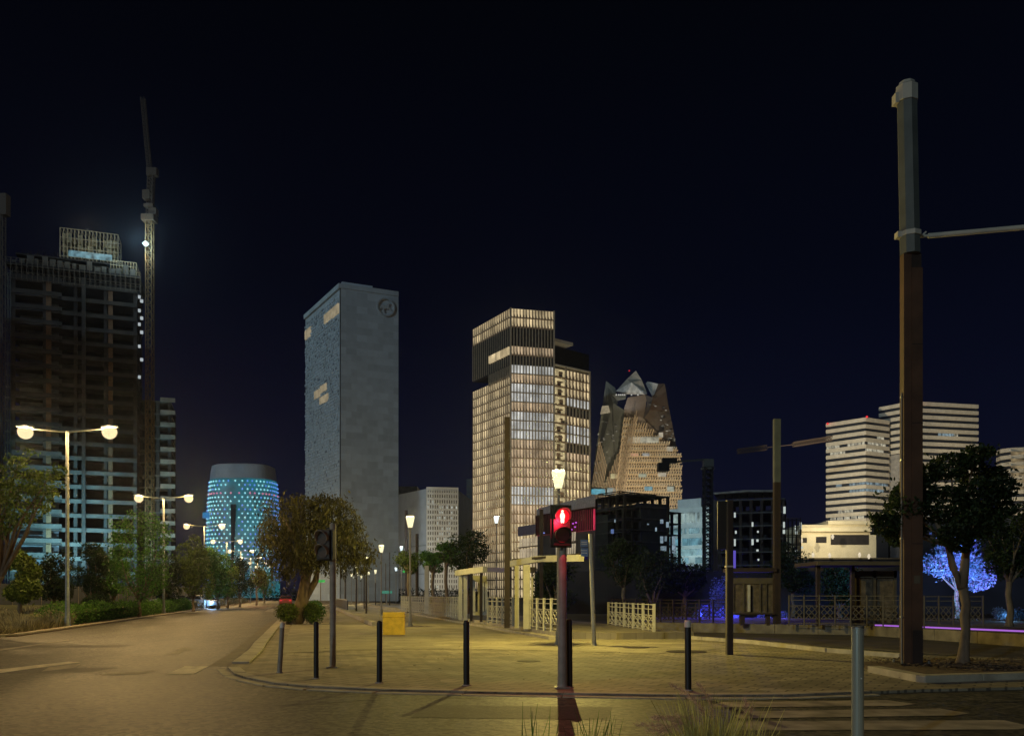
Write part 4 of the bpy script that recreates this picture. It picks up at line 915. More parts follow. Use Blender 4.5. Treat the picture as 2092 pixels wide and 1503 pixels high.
part('emblem_relief', mat('emblem_relief_stone', (.45, .50, .53), .85), wt, lambda b: b.add([fr.p(ec[0]+p[0], ec[1]+p[1], d) for d in (0.02, .3) for p in hs], [tuple(range(24)), tuple(range(47, 23, -1))]+[(i, (i+1) % 24, 24+(i+1) % 24, 24+i) for i in range(24)]), world=True)

# --- low white block with a perforated wing
Y0 = 262; A = (X(872, Y0), Y0); YL = ratioY(Y0, 996, 1011); Bl = (X(800, YL), YL); YR = ratioY(Y0, 996, 997.5); Br = (X(934.5, YR), YR); zt = Z(996, Y0)
lb_ = thing('perforated_block', 'low white block with a grid of square holes right of the white tower', 'building', (A[0], A[1], 0))
body('wall', mat('block_white', (.50, .51, .52), .85, var=.12, scale=.3), lb_, [A, Bl, (Bl[0]+9, Bl[1]+30), (Br[0]+3, Br[1]+30), Br], 0, zt-.3)
fr = Face(A, Br); fl = Face(Bl, A); gr = MB(); nx, nz = 13, 19; M_grid = mat('grid_stone', (.62, .58, .50), .85, var=.1)
for j in range(nx+1): fr.box(gr, fr.L*j/nx-.2, fr.L*j/nx+.2, 3, zt, .25, .8)
for i in range(nz+1): fr.box(gr, -.2, fr.L+.2, 3+(zt-3.4)*i/nz, 3+(zt-3.4)*i/nz+.62, .27, .77)
gr.build('perforated_screen', M_grid, lb_, world=True)
part('recess', mat('screen_recess', (.10, .085, .06), .9, emis=(.5, .42, .28), es=.045, evar=.9, escale=.12, sample=False), lb_, lambda b: fr.box(b, 0, fr.L, 0, zt-1, .0, .2), world=True)
rnd = random.Random(6)
E_scr = emat('screen_light', (.8, .85, .75), .42, evar=.5)
sb = MB()
for i in range(nz-1):
    for j in range(nx):
        if rnd.random() < (.5 if 3 < j < 11 and 6 < i < 16 else .08): fr.box(sb, fr.L*(j+.22)/nx, fr.L*(j+.78)/nx, 3+(zt-3.4)*i/nz+.62, 3+(zt-3.4)*(i+.75)/nz+.2, .2, .23)
sb.build('lit_windows', E_scr, lb_, world=True, kind='stuff')
part('side_bands', mat('band_grey', (.34, .35, .36), .8), lb_, lambda b: [fl.box(b, fl.L*.25, fl.L, z, z+.4, 0, .12) for z in (8, 11, 14, 17)], world=True)
rb_ = thing('roof_block', 'grey rooftop block just left of and behind the perforated block', 'building', (X(830, 320), 320, 0)); body('wall', M_conc, rb_, [(X(805, 320), 320), (X(852, 320), 320), (X(852, 320), 340), (X(805, 320), 340)], 0, Z(993, 320))

flood('facade_fill', (X(872, 225), 225, 6), (X(880, 262), 262, 24), 30000, (.92, .88, .74), 90)  # added fill without a fixture, brightens the shadowed block
# small distant blocks between the towers
nb_ = thing('distant_block', 'small pale block with two dark windows behind the perforated block', 'building', (X(945, 340), 340, 0))
body('wall', M_conc, nb_, [(X(930, 340), 340), (X(955, 340), 340), (X(955, 340), 355), (X(930, 340), 355)], 0, Z(1037, 340))
part('dark_band', M_dark, nb_, lambda b: b.box(X(935, 340), X(953, 340), 339.8, 340, Z(1071, 340), Z(1064, 340)), world=True)
part('window', M_dark, nb_, lambda b: [b.box(X(q, 340), X(q+5, 340), 339.8, 340, Z(1061, 340), Z(1053, 340)) for q in (944, 950)], world=True)
nd_ = thing('distant_tower', 'dim slate tower edge just left of the fin covered tower', 'building', (X(958, 420), 420, 0))
body('wall', mat('slate_glass', (.06, .08, .10), .5, var=.3, scale=.1), nd_, [(X(953, 420), 420), (X(985, 420), 420), (X(985, 420), 450), (X(953, 420), 450)], 0, Z(978, 420))
part('floor_line', M_concD, nd_, lambda b: [b.box(X(953, 420)-.1, X(968, 420), 419.8, 420, z, z+.5) for z in range(8, 58, 4)], world=True)

# --- fin covered tower
Y0 = 354; A = (X(1043, Y0), Y0); YL = ratioY(Y0, 630, 673); Bl = (X(967, YL), YL); YR = ratioY(Y0, 630, 637); Br = (X(1131, YR), YR)
zt = Z(630, Y0); NF = 31; fh = zt/NF; zN1 = zt-fh*6.1; zN0 = zt-fh*7.35
ft = thing('fin_tower', 'warmly lit tower covered in vertical fins with a notch below its top', 'tower', (A[0], A[1], 0))
fl = Face(Bl, A); fr = Face(A, Br); back = (Bl[0]+Br[0]-A[0], Bl[1]+Br[1]-A[1])
M_fin = mat('bronze_fin', (.32, .27, .20), .6, var=.2, scale=1)
M_slab = mat('bronze_slab', (.30, .22, .15), .8, var=.2)
nk = fl.L*.47
nA = fl.p(nk, 0)[:2]; nB = fl.p(nk, 0, -fr.L*.85)[:2]; nC = fl.p(0, 0, -fr.L*.85)[:2]
body('core', M_dark, ft, [A, Bl, back, Br], 0, zN0); body('core', M_dark, ft, [A, Bl, back, Br], zN1, zt-.2)
body('notch_core', M_dark, ft, [A, nA, nB, Br], zN0-.05, zN1+.05)
def wmat(nm, c, es): return emat(nm, c, es, evar=.42, escale=.22, sample=False, island=.42)
Ew = {'w': wmat('warm_floor', (1, .78, .44), .50), 'c': wmat('cool_floor', (.90, .90, .86), .50), 'o': wmat('orange_floor', (1, .74, .46), .42), 'd': None}
rowsR = "wwddodcoccoccc" + "oooooccoowwwwwwww"
rowsL = "wwdddd" + "w"*25
def cells(face, rows, s0f, ncell, lab, zt_, fh_, fd=.7):
    for k, r in enumerate(rows):
        z1 = zt_-fh_*k; z0 = z1-fh_
        a0 = s0f(k); cw = (face.L-a0)/ncell
        if r != 'd':
            b = MB()
            for j in range(ncell):
                s = a0+cw*j; face.box(b, s+cw*.08, s+cw*.92, z0+fh_*.12, z0+fh_*.99, 0, .12)
            b.build('lit_floor', Ew[r], ft, world=True)
            b = MB()
            for j in range(ncell+1):
                s = a0+cw*j
                if r == 'c': face.trap(b, s-cw*.15, s+cw*.15, z0+fh_*.1, z1, s-cw*.15, s+cw*.15, .13, fd)
                else: face.trap(b, s-cw*.12, s+cw*.36, z0+fh_*.14, z0+fh_*.5, s-cw*.12, s+cw*.10, .13, fd); face.trap(b, s-cw*.12, s+cw*.12, z0+fh_*.5, z1, s-cw*.12, s+cw*.12, .13, fd)
            face.box(b, a0-.1, face.L+.1, z0-.05, z0+fh_*.10, .12, fd+.08)
            b.build('fin_row', M_fin if r == 'c' else M_slab, ft, world=True)
        else:
            b = MB()
            for j in range(ncell+1):
                s = a0+cw*j; face.box(b, s-cw*.14, s+cw*.14, z0, z1, .13, fd)
            b.build('fin_row', M_fin, ft, world=True)
cells(fr, rowsR, lambda k: 0, 14, 'r', zt, fh)
cells(fl, rowsL[:6], lambda k: 0 if k < 6 else nk, 18, 'l', zt, fh, .34)
# partial row on the neck
b = MB(); b2 = MB(); n_ = 12; cw = (fl.L-nk)/n_
for j in range(n_): fl.box(b, nk+cw*(j+.1), nk+cw*(j+.85), zt-fh*4.9, zt-fh*4.1, .0, .9)
b.build('lit_floor', Ew['w'], ft, world=True)
for j in range(n_+1): fl.box(b2, nk+cw*j-cw*.14, nk+cw*j+cw*.14, zt-fh*7.4, zt-fh*6.1, .1, .7)
b2.build('fin_row', M_fin, ft, world=True)
cells(fl, 'w'*24, lambda k: 0, 18, 'l', zt-fh*7.2, fh*.992, .34)
flood('facade_fill', fr.p(fr.L*.6, 3, 60), fr.p(fr.L*.5, 70, 0), 120000, (1, .82, .52), 80); flood('facade_fill', fl.p(fl.L*.4, 3, 45), fl.p(fl.L*.5, 70, 0), 80000, (1, .82, .52), 80)  # added floods, no fixtures, lift the dark fins
part('corner_post', M_fin, ft, lambda b: (fr.box(b, -.35, .3, 0, zt+.2, .1, .85), fr.box(b, fr.L-.3, fr.L+.35, 0, zt+.2, .1, .85)), world=True)
# right body of the same tower
Y2 = YR+1; C0 = (X(1131, Y2), Y2); YB = 372; C1 = (X(1203, YB), YB); fb = Face(C0, C1); zb = Z(762, YB)
ft2 = thing('fin_tower_wing', 'lower right wing of the fin tower with a canopy plate on its roof', 'building', (C0[0], C0[1], 0))
body('core', M_dark, ft2, [C0, (C0[0], C0[1]+25), (C1[0], C1[1]+25), C1], 0, zb-2)
body('penthouse', M_dark, ft2, [(C0[0], C0[1]+4), (C0[0], C0[1]+20), (C1[0]+.5, C1[1]+20), (C1[0]+.5, C1[1]+5)], zb, Z(718, YB))
part('canopy', M_cream, ft2, lambda b: (fb.box(b, 0, fb.L, zb, zb+.5, -6, 1.2), fb.box(b, 0, fb.L*.52, Z(715, YB), Z(709, YB), -6, .5)), world=True)
sfr = fb.L*.33; NF2 = int(zb/fh)
ft_, keep = ft, ft
rows2 = "wwwcdwccdowwwwwwwwwwwwwwww"[:NF2]
class Sub: pass
f2 = Face(fb.p(sfr, 0)[:2], C1)
_ft = ft; ft = ft2; cells(f2, rows2, lambda k: 0, 7, 'b', zb-1, fh); ft = _ft
# stair terraces, lit from inside
rnd = random.Random(12); sb1 = MB(); sb2 = MB()
for k in range(NF2):
    z0 = zb-1-fh*(k+1)
    fb.box(sb1, .4, sfr-.6, z0+.3, z0+fh-.2, 0, .1)
    fb.box(sb2, .3, sfr-.5, z0, z0+.35, 0, 1.3)
    a = rnd.uniform(.2, .6)*sfr; fb.box(sb2, a, a+sfr*.25, z0+.35, z0+fh*rnd.uniform(.4, .8), .2, .8); fb.box(sb2, .3+rnd.random()*sfr*.5, .6+sfr*.55, z0+fh*.45, z0+fh*.58, .2, 1.1)
sb1.build('terrace_lights', emat('terrace', (1, .80, .42), .45, evar=.6, escale=.35), ft2, world=True)
sb2.build('terrace_slabs', M_slab, ft2, world=True)
part('corner_post', M_fin, ft2, lambda b: (fb.box(b, sfr-.6, sfr-.1, 0, zb, .1, .9), fb.box(b, fb.L-.3, fb.L+.4, 0, zb, .1, .9)), world=True)

# --- podium with slanted canopy
pd = thing('podium_building', 'low podium with a slanted grey canopy and a fin screen behind the red light', 'building', (X(1150, 180), 180, 0))
pa, pb_ = (X(1098, 178), 178), (X(1216, 162), 162); fp = Face(pa, pb_)
body('wall', M_darkc, pd, [pa, (X(1104, 205), 205), (X(1212, 195), 195), pb_], 0, Z(1040, 172))
part('canopy', mat('canopy_grey', (.30, .27, .29), .8), pd, lambda b: b.hexa([(X(q_, y_), y_, Z(p_, y_)) for q_, y_, p_ in ((1096, 176, 1052), (1216, 160, 1034), (1213, 180, 1036), (1104, 196, 1053), (1096, 176, 1039), (1216, 160, 1010), (1213, 180, 1012), (1104, 196, 1040))]), world=True)
part('glass_front', mat('podium_glass_red_bloom', (.08, .03, .04), .3, emis=(.75, .03, .10), es=.42, evar=.6, escale=.2, sample=False), pd, lambda b: fp.box(b, 0, fp.L, Z(1092, 175), Z(1052, 175), 0, .2), world=True)  # red bloom of the signal put into the glass as emission
mb_ = MB(); fb_ = MB()
for k in range(34): s = fp.L*k/34; fp.box(mb_, s, s+.16, Z(1092, 175), Z(1050, 175), .2, .5)
mb_.build('mullions', M_rustd, pd, world=True)
pa2, pb2 = (X(1070, 188), 188), (X(1186, 166), 166); fq = Face(pa2, pb2)
part('screen_band', mat('band_violet', (.14, .12, .17), .8), pd, lambda b: fq.box(b, 0, fq.L*.36, Z(1090, 180), Z(1070, 180), 1, 1.5), world=True)
b1 = MB(); b2 = MB()
for r_ in range(2):
    z1, z0 = (Z(1093, 177), Z(1113, 177)) if r_ == 0 else (Z(1115, 177), Z(1138, 177))
    for k in range(30):
        s = fq.L*k/30; cw = fq.L/30; fq.trap(b1, s+cw*.2, s+cw*.62, z0+.2, z1-.1, s+cw*.34, s+cw*.8, 1.0, 1.15)
    fq.box(b2, 0, fq.L, z0-.1, z0+.15, 1.0, 1.4)
b1.build('lit_fin_screen', emat('podium_lit', (1, .82, .55), .36, evar=.4, escale=.3), pd, world=True); b2.build('screen_rails', M_slab, pd, world=True)
for i, (px, py, c) in enumerate([(1111, 1089, 'v'), (1126, 1089, 'v'), (1170, 1070, 'p'), (1174, 1077, 'p'), (1167, 1082, 'p'), (1176, 1068, 'p')]):
    part('coloured_lamp', emat('dot_'+c, (.25, .35, 1) if c == 'v' else (.75, .12, 1), .8), pd, lambda b: b.lathe(X(px, 165), 164, [(.12, Z(py, 165)-.12), (.2, Z(py, 165)), (.12, Z(py, 165)+.14)], 8), world=True)

# --- crystal shaped tower with a lattice
Yc = 420
def V(px, py, d=0): Y = Yc+d; return (X(px, Y), Y, Z(py, Y))
ct = thing('crystal_tower', 'faceted crystal shaped tower with pointed crown and diagonal lattice', 'tower', (X(1300, Yc), Yc, 0))
M_cg = mat('crystal_glass', (.17, .185, .17), .35, var=.22, scale=.12); M_cb = mat('crystal_bronze', (.135, .11, .088), .55, var=.22, scale=.15, detail=9); M_cl = mat('crystal_pale', (.60, .60, .57), .5, var=.35, scale=.3, stretch=(3, 3, .4))
def facet(name, m, pts, th=1.2, parent=ct, **k):
    b = MB(); n = len(pts); bk = [(p[0]*(1+th/Yc), p[1]+th, p[2]) for p in pts]
    b.add(list(pts)+bk, [tuple(range(n)), tuple(range(2*n-1, n-1, -1))]+[(i, n+i, n+(i+1) % n, (i+1) % n) for i in range(n)])
    return b.build(name, m, parent, world=True, **k)
# solid inner core
b = MB(); b.hexa([V(1212, 1250, 14), V(1388, 1250, 14), V(1380, 1250, 45), V(1222, 1250, 45), V(1250, 850, 12), V(1350, 850, 12), V(1348, 850, 30), V(1255, 850, 30)]); b.build('core', M_dark, ct, world=True)
facet('left_facet', M_cg, [V(1206, 1000, 10), V(1238, 778, 16), V(1262, 808, 8), V(1252, 822, 6), V(1276, 838, 0), V(1258, 1010, 0)])
facet('left_upper_facet', M_cg, [V(1238, 778, 15), V(1257, 792, 9), V(1262, 825, 6), V(1240, 830, 12)])
facet('front_facet', M_cb, [V(1258, 1030, 1), V(1274, 838, 1), V(1282, 812, 1), V(1322, 805, 1), V(1316, 855, .5), V(1388, 930, 6), V(1392, 1030, 8)])
facet('right_facet', M_cb, [V(1314, 856, 1), V(1330, 812, 4), V(1358, 784, 9), V(1383, 918, 8), V(1390, 935, 8)])
facet('crown_facet', M_cl, [V(1258, 798, 8), V(1290, 781, 5), V(1322, 803, 2), V(1318, 806, 1), V(1280, 804, 3)])
facet('crown_peak', mat('crown_bronze', (.46, .43, .36), .5, var=.3, scale=.5), [V(1260, 797, 8.5), V(1280, 775, 9), V(1299, 757, 10), V(1311, 776, 7), V(1322, 802, 3.5), V(1290, 781, 5.5)])
facet('right_crown_facet', M_cl, [V(1319, 783, 10), V(1323, 779, 11), V(1345, 784, 9), V(1343, 806, 6), V(1332, 808, 5)])
facet('right_upper_facet', mat('bronze_glass', (.13, .095, .075), .4, var=.2), [V(1345, 784, 9), V(1357, 783, 9.5), V(1367, 838, 7), V(1325, 838, 2), V(1334, 812, 4.5)], th=.4)
facet('dark_cleft', M_darkc, [V(1318, 806, .5), V(1334, 812, .8), V(1326, 840, .2), V(1314, 856, 0), V(1322, 822, .3)], th=.3)
facet('crown_base', M_cg, [V(1250, 806, 5), V(1280, 806, 1.5), V(1278, 815, .5), V(1262, 818, 3)], th=.5)
for px in (1258, 1263, 1267, 1271, 1275, 1289, 1302): part('crown_light', emat('crown_lights', (.9, .88, .8), .5), ct, lambda b: b.box(*sorted((V(px, 808, 0)[0]-.3, V(px, 808, 0)[0]+.35)), Yc-2, Yc-1.5, V(px, 808)[2]-.3, V(px, 808)[2]+.3), world=True)
facet('lit_window', E_cream, [V(1226, 846, 11), V(1230, 829, 11), V(1243, 828, 8), V(1247, 842, 7)], th=.4)
# lattice over the front: floors lit behind, slanted bars in front
def lat_x(y):   # left edge, right edge of the lattice at photo row y
    le = 1276-(y-835)*(20/185); 
    re = 1278+(y-833)*1.34 if y < 918 else 1393
    return le, min(re, 1393)
rnd = random.Random(17); fl_ = MB(); lt_ = MB(); dk_ = MB(); E_band = emat('lattice_floor', (.95, .78, .48), .15, evar=1.0, escale=.22, island=.2)
y = 852
while y < 1075:
    le, re = lat_x(y)
    if re-le > 6:
        a, c_ = V(le, y+5, -.3), V(re-2, y+5, 5.5 if re > 1380 else 2)
        fl_.hexa([V(le, y+6, -.8), V(re-2, y+6, 3), V(re-2, y+6, 6), V(le, y+6, 3), V(le, y+1, -.8), V(re-2, y+1, 3), V(re-2, y+1, 6), V(le, y+1, 3)])
        lt_.bar(V(le, y+7, -1.6), V(re, y+7, 2.6), .6, .7)
        x = le
        while x < re-1:
            xt = x+rnd.uniform(-.2, .2); d_ = -2+4*(x-le)/130
            lt_.bar(V(xt-1.5, y+13, d_), V(xt+2.6, y, d_), .5)
            x += 5.1
    y += 12.2
fl_.build('lit_floors', E_band, ct, world=True); lt_.build('diagonal_lattice', mat('lattice_cream', (.46, .37, .25), .7, var=.2), ct, world=True)
lt2 = MB()
for k in range(22):   # long slanted ribs on the left side
    x0 = 1204+k*3.2; yt = max(895+(k*7.5) if k < 8 else 985-(k-8)*11.5, 838)
    lt2.bar(V(x0, 1030, 8-k*.5-2), V(x0+(1030-yt)*.155, yt, 7-k*.45-2), .42)
lt2.build('side_ribs', mat('rib_bronze', (.30, .24, .17), .7, var=.2), ct, world=True)
for (x0, x1, y0, y1, c) in [(1281, 1345, 893, 905, (.85, .80, .6)), (1345, 1354, 884, 894, (.9, .8, .6)), (1286, 1304, 926, 932, (1, .5, .35)), (1312, 1326, 926, 932, (.8, .8, .75)), (1247, 1272, 968, 978, (.9, .78, .4)), (1304, 1320, 968, 975, (.7, .75, .55)),
                            (1344, 1360, 966, 974, (.9, .8, .6)), (1208, 1236, 999, 1010, (.12, .60, .8)), (1240, 1262, 997, 1010, (.4, .55, .55)), (1316, 1332, 994, 1002, (.25, .6, .75)), (1278, 1296, 1003, 1012, (.6, .6, .5)), (1362, 1376, 994, 1004, (.7, .75, .6)), (1362, 1374, 913, 922, (.9, .8, .6))]:
    part('lit_window', emat('cw%d%d' % (int(c[0]*10), int(c[2]*10)), c, .38, evar=.5, escale=.5), ct, lambda b: b.box(V(x0, y0, 0)[0], V(x1, y0, 0)[0], Yc-1.1, Yc-.9, V(x0, y1)[2], V(x0, y0)[2]), world=True)
sp_ = MB(); rnd = random.Random(71)
for _ in range(60):
    if rnd.random() < .5: py = rnd.uniform(860, 1000); a_ = (py-778)/222; px = rnd.uniform(1232-a_*22, 1268-a_*8); dd = 7.0
    else: py = rnd.uniform(820, 915); px = rnd.uniform(1322+(py-820)*.5, 1362+(py-820)*.22); dd = 4
    q = V(px, py, dd-4.5); w_ = rnd.uniform(.25, .6); sp_.box(q[0]-w_, q[0]+w_, q[1]-.1, q[1]+.1, q[2]-.22, q[2]+.22)
sp_.build('window_specks', emat('specks', (.75, .70, .55), .16, evar=.6, island=.6), ct, world=True, kind='stuff')
part('beacon', emat('red_beacon', (1, .02, .03), .7), ct, lambda b: b.lathe(V(1293, 757)[0], Yc+13, [(.3, V(1295, 757, 13)[2]-.3), (.4, V(1295, 757, 13)[2]), (.2, V(1295, 757, 13)[2]+.3)], 8), world=True)
flood('lattice_uplight', (X(1330, 370), 365, 40), (X(1315, 420), 420, 70), 130000, (1, .80, .52), 70); flood('crown_light_glow', V(1288, 830, -12), V(1292, 785, 5), 3500, (.95, .97, 1), 90)
part('base', M_darkc, ct, lambda b: b.prism([V(1206, 1000, 12)[:2], V(1392, 1000, 12)[:2], V(1388, 1000, 44)[:2], V(1210, 1000, 44)[:2]], 0, V(1200, 1030)[2]), world=True)

# --- towers under construction
def frame_building(name, label, A, B, depth, zt, fh, m_slab, m_col, ncol, side=None, par=None, core=True, extra_z=0, zb=0, thick=.35, back=M_dark):
    root = thing(name, label, 'building', (A[0], A[1], 0)); fc = Face(A, B); n = int((zt-zb)/fh)
    if core: part('core', back, root, lambda b: fc.box(b, .6, fc.L-.6, zb, zt-fh*.7, -depth+1, -min(7, depth*.5)), world=True)
    for k in range(n+1):
        z = zt-k*fh
        part('floor_slab', m_slab, root, lambda b: (fc.box(b, 0, fc.L, z-thick, z, -depth, 0)), world=True)
    for j in range(ncol):
        s = .5+(fc.L-1)*j/(ncol-1)
        part('column', m_col, root, lambda b: (fc.box(b, s-.4, s+.4, zb, zt-thick, -1.0, -.15), fc.box(b, s-.4, s+.4, zb, zt-thick, -depth+.1, -depth+.9)), world=True)
    return root, fc
Ya = 205; A = (X(22, Ya), Ya); Yb = 214; B = (X(280, Yb), Yb); zA = Z(566, Ya); fa = 3.62
ca, fc = frame_building('unfinished_tower', 'tall unfinished concrete tower at the left with a crane beside it', A, B, 14, zA-.2, fa, M_darkc, M_darkc, 5)
for k in range(22):
    z = zA-k*fa
    part('parapet', M_concD if k > 11 else M_darkc, ca, lambda b: (fc.box(b, .2, fc.L*.395, z-.1, z+1.0, .0, .35), fc.box(b, fc.L*.395, fc.L, z-.85, z+.15, .0, .3)), world=True)
part('left_wall', mat('blue_grey_render', (.16, .18, .22), .9, var=.4, scale=.4), ca, lambda b: fc.box(b, 1.0, fc.L*.34, 8, zA-fa*.5, -5, -4.6), world=True)
part('hoist_rail', M_darkc, ca, lambda b: (fc.box(b, fc.L*.555, fc.L*.585, 3, zA+1.5, .4, .9)), world=True)
part('stair_shaft', mat('orange_shaft', (.20, .12, .07), .9, var=.3), ca, lambda b: (fc.box(b, fc.L*.27, fc.L*.31, 3, zA, -.4, .0), fc.box(b, fc.L*.765, fc.L*.80, 3, zA, -.4, .0)), world=True)
part('top_deck', M_dark, ca, lambda b: (fc.box(b, -1, fc.L+.8, zA+3.0, zA+3.6, -14.5, .5), fc.box(b, 0, fc.L, zA+.6, zA+3.0, -14, -5), fc.box(b, .8, fc.L-1.5, zA+6.2, zA+6.6, -14, -1), fc.box(b, 3, fc.L*.42, zA+3.6, zA+6.2, -14, -3)), world=True)
def scaffold(root, face, s0, s1, z0, z1, d0, d1, ns, nz, m, t=.09, name='scaffold'):
    b = MB()
    for d in (d0, d1):
        for j in range(ns+1): s = s0+(s1-s0)*j/ns; b.bar(face.p(s, z0, d), face.p(s, z1, d), t)
        for i in range(nz+1): z = z0+(z1-z0)*i/nz; b.bar(face.p(s0, z, d), face.p(s1, z, d), t)
    for i in range(nz+1):
        for j in range(ns+1):
            z = z0+(z1-z0)*i/nz; s = s0+(s1-s0)*j/ns; b.bar(face.p(s, z, d0), face.p(s, z, d1), t)
    return b.build(name, m, root, world=True)
M_scaf = mat('scaffold_steel', (.40, .34, .24), .6, var=.3)
zr = Z(500, 215)
scaffold(ca, fc, -1, fc.L+.8, zA-.4, zA+4.6, -1, .9, 26, 3, mat('dark_scaffold', (.12, .10, .08), .7, var=.3), .09)
rnd = random.Random(57)
for k in range(17):
    s_ = fc.L*k/17; part('edge_formwork', M_concD, ca, lambda b: fc.box(b, s_+.1, s_+fc.L/17*rnd.uniform(.5, .95), zA+3.6+rnd.uniform(0, .3), zA+3.6+rnd.uniform(.9, 2.6), -.6, -.3), world=True)
rebar = MB()
for k in range(60): s_ = rnd.uniform(1, fc.L-1); rebar.bar(fc.p(s_, zA+6.6, -2-rnd.random()*8), fc.p(s_+rnd.gauss(0, .1), zA+6.6+rnd.uniform(.6, 1.9), -2-rnd.random()*.1), .07)
rebar.build('rebar', M_rustd, ca, world=True)
scaffold(ca, fc, fc.L*.33, fc.L*.81, zA+7.2, Z(463, 215), -14, -8, 16, 4, M_scaf, .16)
M_fw = mat('formwork_ply', (.30, .26, .17), .8, var=.7, scale=.9, island=.5); zq = Z(467, 215); rnd = random.Random(91)
for k in range(22):
    s_ = fc.L*(.34+.46*(k % 11)/11); row = k//11
    if rnd.random() < .78: part('formwork_panel', M_fw, ca, lambda b: fc.box(b, s_, s_+fc.L*.46/11*rnd.uniform(.6, .95), zr-1+(zq-zr+1)*row*.5, zr-1+(zq-zr+1)*(row*.5+rnd.uniform(.28, .47)), -13, -9-rnd.random()), world=True)
part('formwork_core', M_darkc, ca, lambda b: fc.box(b, fc.L*.36, fc.L*.78, zr-1, zq-1, -13.6, -13.1), world=True)
part('lit_deck', emat('cyan_deck', (.30, .62, .75), .34, evar=.8, escale=.7), ca, lambda b: fc.box(b, fc.L*.44, fc.L*.79, Z(523, 210), Z(511, 210), -1.2, -.95), world=True)
scaffold(ca, fc, fc.L*.78, fc.L*.99, zA+3.9, zA+7.4, -8, -1, 9, 3, M_scaf, .12)
scaffold(ca, fc, -1.2, -.1, 3, zA+1, -3, 0, 2, 28, M_palegrey, .12, name='hoist_mast')
plight('work_light', (fc.p(fc.L*.62, Z(478, 210), 4)), 900, (1, .85, .5)); plight('work_light', fc.p(fc.L*.8, Z(500, 210), 3), 400, (.5, .9, 1))
rnd = random.Random(33)
E_brk = emat('lit_bracket', (.75, .85, .9), .5)
for i, py in enumerate([604, 612, 632, 647, 660, 676, 705, 732, 768]):
    part('lit_bracket', E_brk, ca, lambda b: fc.box(b, fc.L+.2+(i % 2)*.5, fc.L+.8+(i % 2)*.6, Z(py+4, 214), Z(py-2, 214), -.6, -.2), world=True)
flood('site_light', fc.p(fc.L*.25, 5, 20), fc.p(fc.L*.25, 16, 0), 52000, (.30, .75, .85), 80); flood('site_light', fc.p(fc.L*.8, 5, 20), fc.p(fc.L*.8, 16, 0), 46000, (.35, .72, .8), 80)
# right wing
Yw = 224; w0, w1 = (X(270, Yw), Yw), (X(350, Yw+3), Yw+3)
cw_, fw_ = frame_building('unfinished_wing', 'lower unfinished wing with small balconies right of the tall unfinished tower', w0, w1, 18, Z(815, Yw), 3.35, M_concD, M_darkc, 4)
for k in range(16):
    z = Z(815, Yw)-k*3.35; part('balcony', M_conc, cw_, lambda b: fw_.box(b, fw_.L*.72, fw_.L+1, z-.2, z+.9, .0, .5), world=True)
shade_tower, fn_ = frame_building('unfinished_tower', 'added unfinished tower out of view on the left, shading the visible one', (-196, 165), (-138, 128), 16, 84, 3.6, M_darkc, M_darkc, 6)  # added unseen tower, keeps the low sun off the visible one
# tower crane beside it
cr = thing('tower_crane', 'tall luffing crane with a bright white lamp beside the unfinished tower', 'crane', (X(306, 212), 212, 0))
M_crane = mat('crane_steel', (.16, .11, .05), .7, var=.3); M_craned = mat('crane_dark_steel', (.10, .07, .05), .7, var=.3)
def lattice_mast(b, p, q, w, n, t=.14):
    p = Vector(p); q = Vector(q); d = (q-p).normalized(); a = d.cross(Vector((0, 1, 0))).normalized() if abs(d.y) < .9 else Vector((1, 0, 0)); c = d.cross(a).normalized()
    cs = [(a*w/2+c*w/2), (a*w/2-c*w/2), (-a*w/2-c*w/2), (-a*w/2+c*w/2)]
    for v in cs: b.bar(p+v, q+v, t)
    for i in range(n):
        u0 = p+(q-p)*i/n; u1 = p+(q-p)*(i+1)/n
        for k in range(4): b.bar(u0+cs[k], u1+cs[(k+1) % 4], t*.6); b.bar(u0+cs[k], u0+cs[(k+1) % 4], t*.6)
cx, cy = X(306, 212), 212
part('mast', M_crane, cr, lambda b: lattice_mast(b, (cx, cy, 0), (cx, cy, Z(445, 212)), 1.5, 44, .2), world=True)
part('slewing_platform', M_craned, cr, lambda b: (b.box(cx-1.7, cx+1.5, cy-1.4, cy+1.4, Z(453, 212), Z(441, 212)), b.box(cx-1.2, cx+1.2, cy-1, cy+1, Z(425, 212), Z(419, 212))), world=True)
part('cab', M_craned, cr, lambda b: b.box(cx+.2, cx+2, cy-1, cy+.6, Z(441, 212), Z(428, 212)), world=True)
part('a_frame', M_craned, cr, lambda b: (lattice_mast(b, (cx, cy, Z(441, 212)), (cx+.4, cy, Z(358, 212)), 1.3, 10, .2), b.box(cx-.6, cx+2.0, cy-.8, cy+.8, Z(360, 212), Z(345, 212)), b.box(cx-1.6, cx+.2, cy-.8, cy+.8, Z(408, 212), Z(390, 212))), world=True)
part('jib', M_craned, cr, lambda b: lattice_mast(b, (cx, cy, Z(352, 212)), (X(292, 212), cy, Z(200, 212)), .9, 20, .14), world=True)
part('lamp', emat('crane_lamp', (.75, .98, 1), 1.5, sample=True), cr, lambda b: b.lathe(cx-.4, cy-1.5, [(.3, Z(508, 212)), (.85, Z(503, 212)), (.3, Z(498, 212))], 10), world=True)
plight('crane_light', (cx-.4, cy-4.5, Z(503, 212)), 3000, (.6, .95, 1)); plight('crane_glow', (cx-1.6, cy-2.2, Z(528, 212)), 350, (1, .8, .4))
plight('crane_glow', (cx-1.6, cy-3.2, Z(470, 212)), 150, (1, .7, .3))
cr2 = thing('tower_crane', 'faint crane top cut by the left edge of the photo', 'crane', (X(3, 220), 220, 0))
part('mast', M_craned, cr2, lambda b: lattice_mast(b, (X(3, 220), 220, 0), (X(3, 220), 220, Z(430, 220)), 1.4, 40, .18), world=True)
